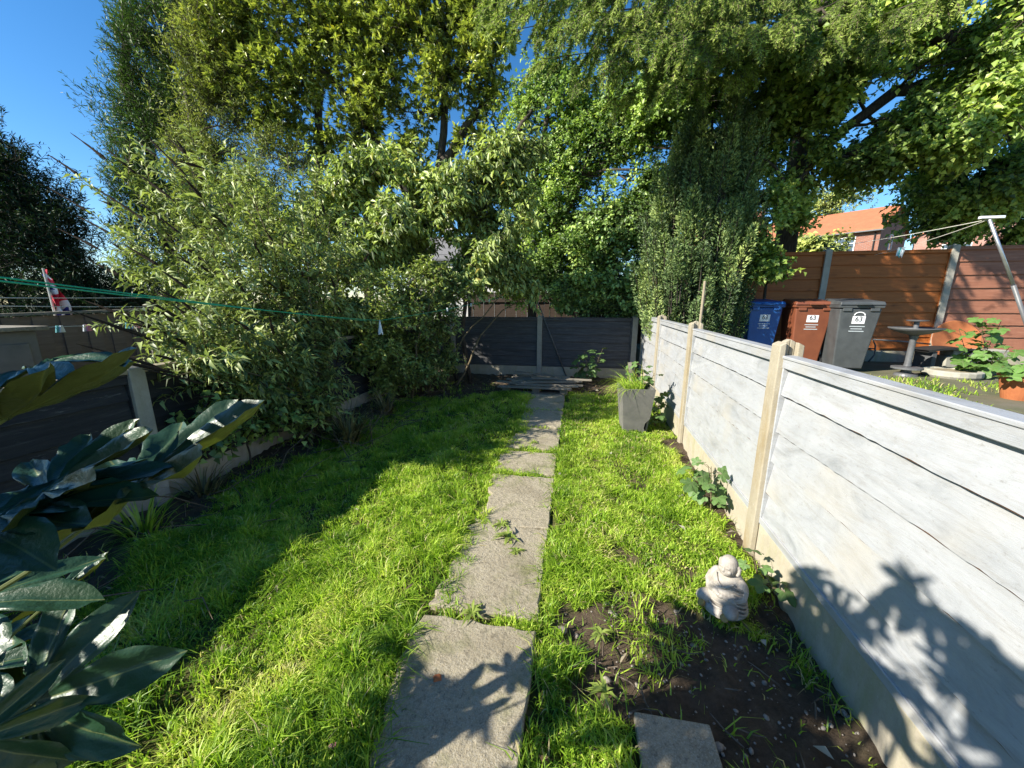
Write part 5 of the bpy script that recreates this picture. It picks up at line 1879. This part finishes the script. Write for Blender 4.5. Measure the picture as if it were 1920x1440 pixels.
d = nrm(d); L_ = rngp.uniform(.15, .45, n)
pts = [b_]
cur = b_.copy()
for k in range(5):
    cur = cur + d*(L_/5)[:, None]
    pts.append(cur.copy())
    d = nrm(d + np.array([0, 0, -.42]))
Vg, Tg = [], []
sd_ = nrm(np.cross(np.stack([np.cos(an), np.sin(an), np.zeros(n)], -1), [0, 0, 1.]))
for k, p in enumerate(pts):
    w = .004*(1-k/5.3)
    Vg += [p - sd_*w, p + sd_*w]
Vg = np.stack(Vg, 1).reshape(-1, 3)
base = np.arange(n)[:, None]*12
Tg = np.concatenate([base + np.array([[2*k, 2*k+1, 2*k+3, 2*k+2]]) for k in range(5)])
tint = np.repeat(np.clip(.55+rngp.normal(size=n)*.2, 0, 1), 12)
go = thing('ornamental_grass', 'drooping tuft of grass spilling over the rim of the square planter', 'grass', (pc[0], pc[1], .48))
mo = obj('blades', mesh_np('blades', Vg-np.array([pc[0], pc[1], .48]), Tg, M_GRASS, attr={'tint': tint}), go); mo['kind'] = 'stuff'
leafy_plant('potted_seedling', 'leafy seedling growing out of the square planter', 'plant', (pc[0]+.08, pc[1]+.05, .48),
            [[(0, 0, 0), (.0, 0, .16), (-.02, 0, .3)], [(0, 0, 0), (.08, 0, .1), (.13, 0, .2)], [(0, 0, 0), (-.05, .05, .1), (-.1, .08, .26)]], CUR, .085, 451, 7, .08)
mb = MB(); mb.box((-.02, -.008, 0), (.02, .008, .34))
o = tag(mb.build('wooden_stake', M_WOOD, None, (pc[0]-.02, pc[1]+.10, .46)), 'grey wooden stake stuck upright in the square planter', 'stake'); o.rotation_euler = (0, R(-9), 0)
# weeds round the planter and fence foot
leafy_plant('ivy_plant', 'dark trailing plant between the square planter and the white fence', 'plant', (pc[0]+.28, pc[1]+.12, 0),
            [[(0, 0, 0), (.02, 0, .2), (.03, .02, .42)], [(0, 0, 0), (.0, .15, .15), (.05, .3, .3)], [(0, 0, 0), (-.05, -.1, .12), (.0, -.16, .2)]], CUR, .075, 452, 9, .07)

# broken pallet at the end of the path
def pallet():
    rng = np.random.default_rng(460)
    c = np.array([-.62, 6.52, 0])
    root = thing('wooden_pallet', 'broken grey timber pallet lying at the end of the path', 'pallet', c, R(-6))
    for y in (-.42, -.05, .34):
        m = MB(); m.box((-.58, y-.045, .0), (.58, y+.045, .025)); o = m.build('slat', M_WOOD, root, (rng.normal()*.04, 0, 0), rng.normal()*.06)
        for x in (-.5, 0.02, .48):
            m = MB(); m.box((x-.06, y-.045, .026), (x+.06, y+.045, .10)); m.build('block', M_WOOD, root, bevel=.003)
    for i in range(6):
        y = -.48 + i*.18
        m = MB(); m.box((-.62, y-.045, .101), (.62, y+.045, .122))
        o = m.build('slat', M_WOOD, root, (rng.normal()*.06, 0, abs(rng.normal())*.006), rng.normal()*.05)
        o.rotation_euler = (0, rng.normal()*.015, rng.normal()*.05)
    for i in range(4):
        m = MB(); m.box((-.55, -.04, 0), (.5, .04, .02))
        o = m.build('slat', M_WOOD, root, (rng.normal()*.15, -.35+.2*i, .13+.02*i)); o.rotation_euler = (0, rng.normal()*.03, rng.normal()*.16)
pallet()

# clothes prop leaning on the end fence
pa = at_z(1062, 706, 0.0); pb = at_y(1000, 545, BACK_Y-.04)
pr = thing('clothes_prop', 'thin grey pole leaning against the dark end fence', 'pole', (pa[0], pa[1], 0))
mb = MB(); mb.tube([(0, 0, 0), tuple(pb-np.array([pa[0], pa[1], 0]))], .013, 8); mb.build('pole', M_DKMETAL, pr, smooth=True)
e_ = pb-np.array([pa[0], pa[1], 0])
mb = MB(); mb.tube([tuple(e_), tuple(e_+np.array([-.015, 0, .05]))], .018, 8); mb.build('end_cap', M_PEGW, pr)
# pale stake behind the white fence
ps = at_y(1312, 600, 4.95); pt_ = at_y(1322, 527, 4.95)
mb = MB(); mb.tube([(0, 0, 0), (pt_[0]-ps[0], 0, pt_[2]-TERR_Z)], .016, 8)
tag(mb.build('pale_stake', M_CAP, None, (ps[0], 4.95, TERR_Z)), 'pale round stake standing just behind the white fence', 'stake')

# green washing line with plastic tassel
def sag_line(a, b, sag, n=24):
    out = []
    for i in range(n+1):
        t = i/n
        p = np.asarray(a)*(1-t) + np.asarray(b)*t
        p[2] -= sag*4*t*(1-t)
        out.append(p)
    return out
A = at_d(-260, 497, .80); Kk = at_y(712, 601, 3.9); Bk = at_y(1001, 540, 8.55)
wl_ = thing('washing_line', 'green plastic washing line sagging across the garden to the small tree', 'washing line', tuple(Kk))
mb = MB(); mb.tube([p-Kk for p in sag_line(A, Kk, .012)], .0028, 6); mb.tube([p-Kk for p in sag_line(Kk, Bk, .05)], .0028, 6)
mb.build('cord', M_GREENLINE, wl_)
A2 = A+np.array([0, 0, .012])
mb = MB(); mb.tube([p-Kk for p in sag_line(A2, Kk+np.array([-.1, -.1, .001]), .010)], .0026, 6)
mb.build('cord', M_GREENLINE, wl_)
tr = thing('peg_bundle', 'white plastic tassel hanging at the lowest point of the green line', 'peg', tuple(Kk))
for k in range(9):
    a = k*.7
    mb = MB(); mb.tube([(0, 0, .005), (.008*math.cos(a), .008*math.sin(a), -.05), (.022*math.cos(a), .022*math.sin(a), -.155+.01*(k % 3))], [.004, .005, .006], 5)
    mb.build('strand', M_PEGW, tr)
# knots / pegs on the far part of the line
for t in (.28, .42, .55, .66, .75):
    p = sag_line(Kk, Bk, .05, 100)[int(t*100)]
    mb = MB(); mb.box((-.008, -.012, -.03), (.008, .012, .02))
    tag(mb.build('clothes_peg', M_PEGW, None, tuple(p)), 'tiny pale peg clipped on the green washing line', 'peg', 'pegs on the green line')

# neighbour's lines, pegs and flag on the left
CL = [(at_x(-60, 558, -5.6), at_x(420, 556, -4.6), 'upper'), (at_x(-60, 573, -5.6), at_x(420, 574, -4.6), 'middle')]
for a, b, nm in CL:
    mb = MB(); mb.tube([p-a for p in sag_line(a, b, .01)], .004, 6)
    tag(mb.build('neighbour_line', M_LINE, None, tuple(a)), nm + ' pale washing line crossing in front of the dark conifer', 'washing line')
a = at_x(60, 614, -5.6); b = at_x(420, 590, -4.9)
mb = MB(); low = sag_line(a, b, .03, 60); mb.tube([p-a for p in low], .003, 6)
tag(mb.build('neighbour_line', M_LINE, None, tuple(a)), 'low pegged washing line in front of the upright board fence', 'washing line')
for px, m_, nm in ((105, M_PEGB, 'teal'), (112, M_PEGW, 'white'), (157, M_PEGW, 'white'), (164, M_PEGP, 'pink'), (239, M_PEGB, 'teal'), (248, M_PEGW, 'white'), (258, M_PEGP, 'pink'), (275, M_PEGW, 'white')):
    xs_ = [abs(pxy(np.array([p]))[0][0]-px) for p in low]
    p = low[int(np.argmin(xs_))]
    mb = MB()
    mb.add([(-.006, -.012, .012), (.006, -.012, .012), (.006, .012, .012), (-.006, .012, .012), (-.006, -.028, -.06), (.006, -.028, -.06), (.006, .028, -.06), (-.006, .028, -.06)],
           [(0,1,2,3),(4,7,6,5),(0,4,5,1),(1,5,6,2),(2,6,7,3),(3,7,4,0)])
    tag(mb.build('clothes_peg', m_, None, tuple(p), .3), nm + ' plastic peg on the low line before the board fence', 'peg', nm + ' pegs on the neighbour line')

def mat_flag():
    m, N, L, p = new_mat('flag_cloth')
    tc = N.new('ShaderNodeTexCoord')
    sep = N.new('ShaderNodeSeparateXYZ'); L.new(tc.outputs['UV'], sep.inputs[0])
    def math_(op, a, b=None):
        n_ = N.new('ShaderNodeMath'); n_.operation = op
        for i, v in enumerate((a, b)):
            if v is None: continue
            if hasattr(v, 'is_linked'): L.new(v, n_.inputs[i])
            else: n_.inputs[i].default_value = v
        return n_.outputs[0]
    x, y = sep.outputs[0], sep.outputs[1]       # x 0..2, y 0..1
    ax = math_('ABSOLUTE', math_('SUBTRACT', x, 1.0)); ay = math_('ABSOLUTE', math_('SUBTRACT', y, .5))
    dg = math_('ABSOLUTE', math_('SUBTRACT', math_('MULTIPLY', ax, .5), ay))
    cr = math_('MINIMUM', ax, ay)
    blue, white, red = (.012, .02, .20), (.75, .74, .75), (.62, .02, .05)
    c = mixc(N, L, math_('LESS_THAN', dg, .11), blue, white)
    c = mixc(N, L, math_('LESS_THAN', dg, .045), c, red)
    c = mixc(N, L, math_('LESS_THAN', cr, .17), c, white)
    c = mixc(N, L, math_('LESS_THAN', cr, .10), c, red)
    L.new(c, p.inputs['Base Color']); p.inputs['Roughness'].default_value = .7
    return m
def flag():
    pz = at_x(103, 590, CX-.12); top = at_x(98, 507, CX-.12)
    root = thing('flag', 'drooping red white and blue flag on a thin pole above the board fence', 'flag', (pz[0], pz[1], 0))
    mb = MB(); mb.tube([(0, 0, 0), (0, 0, top[2]+.02)], .012, 8); mb.build('pole', M_LINE, root)
    H, Wd = .78, .24
    nu, nv = 26, 26
    vs, uv = [], []
    rg = random.Random(5)
    for j in range(nv+1):
        v = j/nv
        z = top[2] - v*H
        wid = Wd*(.06 + .94*v**.8)
        for i in range(nu+1):
            u = i/nu
            fold = math.sin(u*15+v*4)*.05*(.3+u) + math.sin(u*7-v*9)*.03
            vs.append((.012 + fold, u*wid*1.0, z - .10*u*(1-v) + .02*math.sin(u*11)))
            uv.append((u*1.0+.15*v, 1-v*.95-.25*u))
    fs = [(j*(nu+1)+i, j*(nu+1)+i+1, (j+1)*(nu+1)+i+1, (j+1)*(nu+1)+i) for j in range(nv) for i in range(nu)]
    me = bpy.data.meshes.new('cloth'); me.from_pydata(vs, [], fs); me.materials.append(mat_flag())
    ul = me.uv_layers.new(name='UVMap')
    for lp in me.loops: ul.data[lp.index].uv = uv[lp.vertex_index]
    me.polygons.foreach_set('use_smooth', [True]*len(fs))
    obj('cloth', me, root)
flag()

# neighbour's grey shed
def shed():
    a = at_x(72, 640, -5.4)
    root = thing('garden_shed', 'low grey garden store with flat lid in front of the board fence', 'shed', (-5.4, a[1], 0))
    m = MB(); m.box((-.85, -1.6, 0), (0, 0, 1.22)); m.build('wall', M_GREYSHED, root, bevel=.01)
    m = MB(); m.box((-.92, -1.66, 1.222), (.07, .07, 1.262)); m.build('roof', M_WOOD, root, bevel=.006)
    for y0 in (-1.5, -.76):
        m = MB(); m.box((.002, y0, .12), (.022, y0+.68, 1.1)); d_ = m.build('door', M_GREYSHED, root, bevel=.006)
        h = MB(); h.box((.023, y0+.60, .62), (.045, y0+.63, .74)); h.build('handle', M_DKMETAL, d_)
shed()

# ------------------------------------------------------------------ right-hand neighbour's garden
def text_mesh(s, size, mat):
    c = bpy.data.curves.new('t', 'FONT'); c.body = s; c.size = size; c.align_x = 'CENTER'; c.align_y = 'CENTER'; c.extrude = .0012
    o = bpy.data.objects.new('t', c); COL.objects.link(o)
    dg = bpy.context.evaluated_depsgraph_get()
    me = bpy.data.meshes.new_from_object(o.evaluated_get(dg))
    bpy.data.objects.remove(o, do_unlink=True)
    me.materials.clear(); me.materials.append(mat)
    return me

def wheelie_bin(loc, rz, mat, label, kind):
    root = thing('wheelie_bin', label, 'bin', loc, rz, 'wheelie bins')
    root.scale = (.90, .88, 1.0)      # front faces local -y
    m = MB()
    m.frustum(.05, .205, .235, .94, .275, .325)
    body = m.build('body', mat, root, bevel=.02, seg=3)
    m = MB(); m.frustum(.945, .295, .345, .985, .30, .35); m.build('rim', mat, root, bevel=.008)
    m = MB(); m.add([(-.30, -.37, .987), (.30, -.37, .987), (.30, .33, .987), (-.30, .33, .987), (-.285, -.35, 1.035), (.285, -.35, 1.035), (.265, .31, 1.085), (-.265, .31, 1.085)],
                    [(0,3,2,1),(4,5,6,7),(0,1,5,4),(1,2,6,5),(2,3,7,6),(3,0,4,7)])
    lid = m.build('lid', mat, root, bevel=.014, seg=3)
    m = MB(); m.box((-.10, -.40, .987), (.10, -.372, 1.012)); m.build('lid_grip', mat, lid, bevel=.006)
    m = MB(); m.tube([(-.26, .37, 1.0), (.26, .37, 1.0)], .016, 8); m.build('handle', mat, root)
    for s in (-1, 1):
        m = MB(); m.tube([(s*.20, .25, .10), (s*.255, .25, .10)], .10, 18); w = m.build('wheel', M_BLACK, root)
    for k in range(2):
        m = MB(); m.box((-.24+.36*k, -.345, .90), (-.12+.36*k, -.318, .944)); m.build('comb_lug', mat, root, bevel=.006)
    def front(z): return -(.235 + (.325-.235)*(z-.05)/.89) - .003
    tilt = math.atan((.325-.235)/.89)
    def plate(x0, x1, z0, z1, mt, nm, out=.002, par=body):
        mm = MB()
        mm.add([(x0, front(z0)-out, z0), (x1, front(z0)-out, z0), (x1, front(z1)-out, z1), (x0, front(z1)-out, z1), (x0, front(z0)+.002, z0), (x1, front(z0)+.002, z0), (x1, front(z1)+.002, z1), (x0, front(z1)+.002, z1)],
               [(0,1,2,3),(4,7,6,5),(0,4,5,1),(1,5,6,2),(2,6,7,3),(3,7,4,0)])
        return mm.build(nm, mt, par)
    zc = .775
    st = plate(-.085, .085, zc-.055, zc+.055, M_LABEL, 'number_sticker')
    t = obj('number', text_mesh('63', .10, M_INK), body)
    t.matrix_local = Matrix.Translation((0, front(zc+.01)-.004, zc+.01)) @ Matrix.Rotation(R(90)+tilt, 4, 'X')
    for k in range(3):
        plate(-.10+.02*(k % 2), .10-.03*(k % 2), zc-.10-.035*k, zc-.088-.035*k, M_PRINT, 'printed_line', .0015)
    if kind == 'grey':
        mm = MB()
        pts = [(.07*math.cos(R(a)), front(zc+.07)-.004, zc+.065+.045*math.sin(R(a))) for a in range(0, 181, 20)]
        mm.tube(pts, .008, 6); mm.build('emblem', M_LABEL, body)
    return root

gb = at_z(1590, 695, TERR_Z)
wheelie_bin((gb[0]-.06, gb[1]+.10, TERR_Z), R(-8), M_PLASTIC_GREY, 'dark grey wheelie bin numbered 63 beside the brown bin', 'grey')
bb = at_y(1508, 600, 6.95)
wheelie_bin((bb[0], 6.95, TERR_Z), R(-6), M_PLASTIC_BROWN, 'brown wheelie bin numbered 63 between the blue and grey bins', 'brown')
ub = at_y(1418, 600, 7.12)
wheelie_bin((ub[0], 7.12, TERR_Z), R(2), M_PLASTIC_BLUE, 'blue wheelie bin numbered 63 in the shade of the yew', 'blue')

# bird bath with small upper dish
bp = at_z(1697, 704, TERR_Z)
bbth = thing('bird_bath', 'dark grey pedestal bird bath with wide bowl and small top dish', 'bird bath', tuple(bp))
m = MB(); m.lathe([(0, 0), (.13, 0), (.12, .03), (.06, .05), (.055, .09), (.17, .10), (.17, .125), (.05, .13), (.03, .135)], 28); m.build('base', M_DKMETAL, bbth, smooth=False)
m = MB(); m.lathe([(.045, .136), (.038, .18), (.036, .50), (.05, .56), (.055, .575)], 20); m.build('column', M_DKMETAL, bbth, smooth=True)
m = MB(); m.lathe([(.056, .577), (.14, .60), (.23, .635), (.285, .67), (.285, .682), (.22, .655), (.12, .632), (0, .628)], 36); m.build('bowl', M_DKMETAL, bbth, smooth=True)
m = MB(); m.lathe([(.028, .630), (.028, .76), (.03, .765), (.11, .772), (.115, .785), (0, .787)], 24); m.build('top_dish', M_DKMETAL, bbth)
# bench
cp = at_z(1765, 690, TERR_Z)
bn = thing('garden_bench', 'low dark garden bench with curved seat beside the bird bath', 'bench', (cp[0], cp[1], TERR_Z), R(8))
m = MB()
for i in range(12):
    a0, a1 = -.42+i*.07, -.42+(i+1)*.07
    z0, z1 = .30-.25*(a0*a0)+.04, .30-.25*(a1*a1)+.04
    m.add([(a0, -.16, z0-.03), (a1, -.16, z1-.03), (a1, .16, z1-.03), (a0, .16, z0-.03), (a0, -.16, z0), (a1, -.16, z1), (a1, .16, z1), (a0, .16, z0)], [(0,3,2,1),(4,5,6,7),(0,1,5,4),(2,3,7,6)])
m.build('seat', M_BLACK, bn)
for x in (-.33, .26):
    m = MB(); m.box((x, -.14, 0), (x+.07, .14, .278)); m.build('leg', M_DKMETAL, bn, bevel=.006)
# tubular chair frame
cp = at_z(1700, 690, TERR_Z)
tf = thing('tube_frame', 'bent grey tube frame lying in front of the brown fence base', 'frame', (cp[0]+.1, cp[1]+.55, TERR_Z), R(5))
for y in (0, .3):
    m = MB(); m.tube([(-.3, y, 0.012), (-.22, y, .14), (-.24, y, .30), (-.3, y, .40), (.2, y, .37), (.62, y, .33)], .013, 8); m.build('rail', M_DKMETAL, tf, smooth=True)
for x, z in ((-.235, .24), (.2, .37)):
    m = MB(); m.tube([(x, .012, z), (x, .288, z)], .011, 8); m.build('crossbar', M_DKMETAL, tf)
# stone pieces
for px, py, r, h, lab in ((1735, 672, .26, .34, 'round pale green grey stone tub behind the bird bath'), (1782, 706, .30, .10, 'flat cut log slice on the grass near the bird bath')):
    p = at_z(px, py, TERR_Z)
    t_ = thing('stone_tub' if h > .2 else 'log_slice', lab, 'tub' if h > .2 else 'log', tuple(p))
    m = MB(); m.lathe([(0, -.01), (r*.9, -.01), (r, h*.3), (r, h*.9), (r*.93, h), (r*.8, h), (r*.78, h*.8), (0, h*.78)], 22); m.build('body', M_STONE, t_, bevel=.004)
    m = MB(); m.lathe([(0, h*.8), (r*.70, h*.8), (r*.70, h*.83), (0, h*.84)], 22); m.build('filling', M_GROUND if h > .2 else M_CAP, t_)
p = at_z(1800, 690, TERR_Z)
m = MB(); m.box((-.45, -.12, 0), (.42, .12, .20)); m.box((-.35, -.10, .2), (.46, .11, .30))
tag(m.build('stone_wall', M_STONE, None, (p[0]+.1, p[1]+.02, TERR_Z), R(6), bevel=.012), 'short low wall of rough pale stones behind the leafy plant', 'wall')
# round dish leaning on the fence
p = at_y(1790, 620, RY-.14)
dsh = thing('leaning_dish', 'round grey and rust dish leaning against the faded brown fence', 'dish', (p[0], RY-.16, TERR_Z))
m = MB(); m.lathe([(0, 0), (.30, .02), (.36, .06), (.37, .06), (.31, 0.005), (0, -.015)], 32)
o = m.build('dish', [M_TERRA], dsh, smooth=True); o.rotation_euler = (R(72), 0, 0); o.location = (0, -.02, .36)
# terracotta pot with foliage
p = at_z(1905, 748, TERR_Z)
tp_ = thing('terracotta_pot', 'orange terracotta pot at the edge of the neighbour grass', 'pot', tuple(p))
m = MB(); m.lathe([(0, 0), (.11, 0), (.16, .23), (.172, .23), (.176, .28), (.16, .28), (.148, .24), (0, .23)], 28); m.build('pot', M_TERRA, tp_)
m = MB(); m.lathe([(0, .232), (.147, .242), (.147, .25), (0, .26)], 20); m.build('soil', M_BARK, tp_)
leafy_plant('potted_hollyhock', 'pale green plant spilling out of the terracotta pot', 'plant', (p[0], p[1], TERR_Z+.25),
            [[(0, 0, 0), (-.1, 0, .08), (-.25, 0, .08)], [(0, 0, 0), (.02, -.05, .1), (0, -.1, .16)], [(0, 0, 0), (-.12, -.06, .05), (-.3, -.1, -.02)]], HOL, .10, 470, 6, .08)
# washing line pole with T top
pb_ = at_y(1960, 680, 5.6)
a = at_y(1855, 411, 5.6)
bpole = np.array([at_y(1978, 700, 5.6)[0], 5.6, TERR_Z])
wp = thing('line_pole', 'leaning metal washing line pole with white top in the neighbour garden', 'pole', tuple(bpole))
e_ = a - bpole
m = MB(); m.tube([(0, 0, -.05), tuple(e_*.62)], .022, 10); m.build('lower_tube', M_DKMETAL, wp, smooth=True)
m = MB(); m.tube([tuple(e_*.60), tuple(e_)], .017, 10); m.build('upper_tube', M_METAL, wp, smooth=True)
m = MB(); m.box((-.10, -.02, -.015), (.14, .02, .015)); o = m.build('top_bar', M_PEGW, wp, tuple(e_+np.array([0, 0, .02])), bevel=.005)
c1 = at_y(1600, 470, 7.3); c2 = at_y(2000, 452, 5.0)
for tgt, nm in ((at_y(1640, 478, 7.45), 'pale wire running down from the pole top to the fence'), (at_y(1500, 470, 7.5), 'pale wire running level from the pole top past the fence post')):
    m = MB(); m.tube([q_-a for q_ in sag_line(a, tgt, .03)], .0035, 6)
    tag(m.build('line_wire', M_LINE, None, tuple(a)), nm, 'washing line')
w_ = sag_line(a, at_y(1640, 478, 7.45), .03, 100)
pk = w_[int(np.argmin([abs(pxy(np.array([q_]))[0][0]-1692) for q_ in w_]))]
cb = thing('cloth_pegs', 'small white cloth pegged on the wire above the brown fence', 'cloth', tuple(pk))
for k in range(4):
    m = MB()
    x0 = -.05+.025*k
    m.add([(x0, 0, .01), (x0+.022, 0, .01), (x0+.035-.02*k*.5, .01, -.12-.02*(k % 2)), (x0-.015, -.01, -.11), (x0, .006, .01), (x0+.022, .006, .01), (x0+.035-.02*k*.5, .018, -.12-.02*(k % 2)), (x0-.015, -.002, -.11)],
          [(0,1,2,3),(4,7,6,5),(0,4,5,1),(1,5,6,2),(2,6,7,3),(3,7,4,0)])
    m.build('cloth', M_PEGW if k != 1 else M_PEGB, cb)
# small red scrap in the grass and pale brick chip on the slab
p = at_z(625, 1400, .03)
m = MB(); m.box((-.014, -.006, 0), (.014, .006, .008)); o = tag(m.build('red_scrap', M_PEGP, None, tuple(p), .5), 'small red plastic scrap lying in the near grass', 'scrap')
p = at_z(820, 1272, .018)
m = MB(); m.frustum(0, .016, .013, .012, .009, .008); tag(m.build('brick_chip', M_TERRA, None, tuple(p), .4), 'small red brick chip lying on the nearest path slab', 'brick chip')
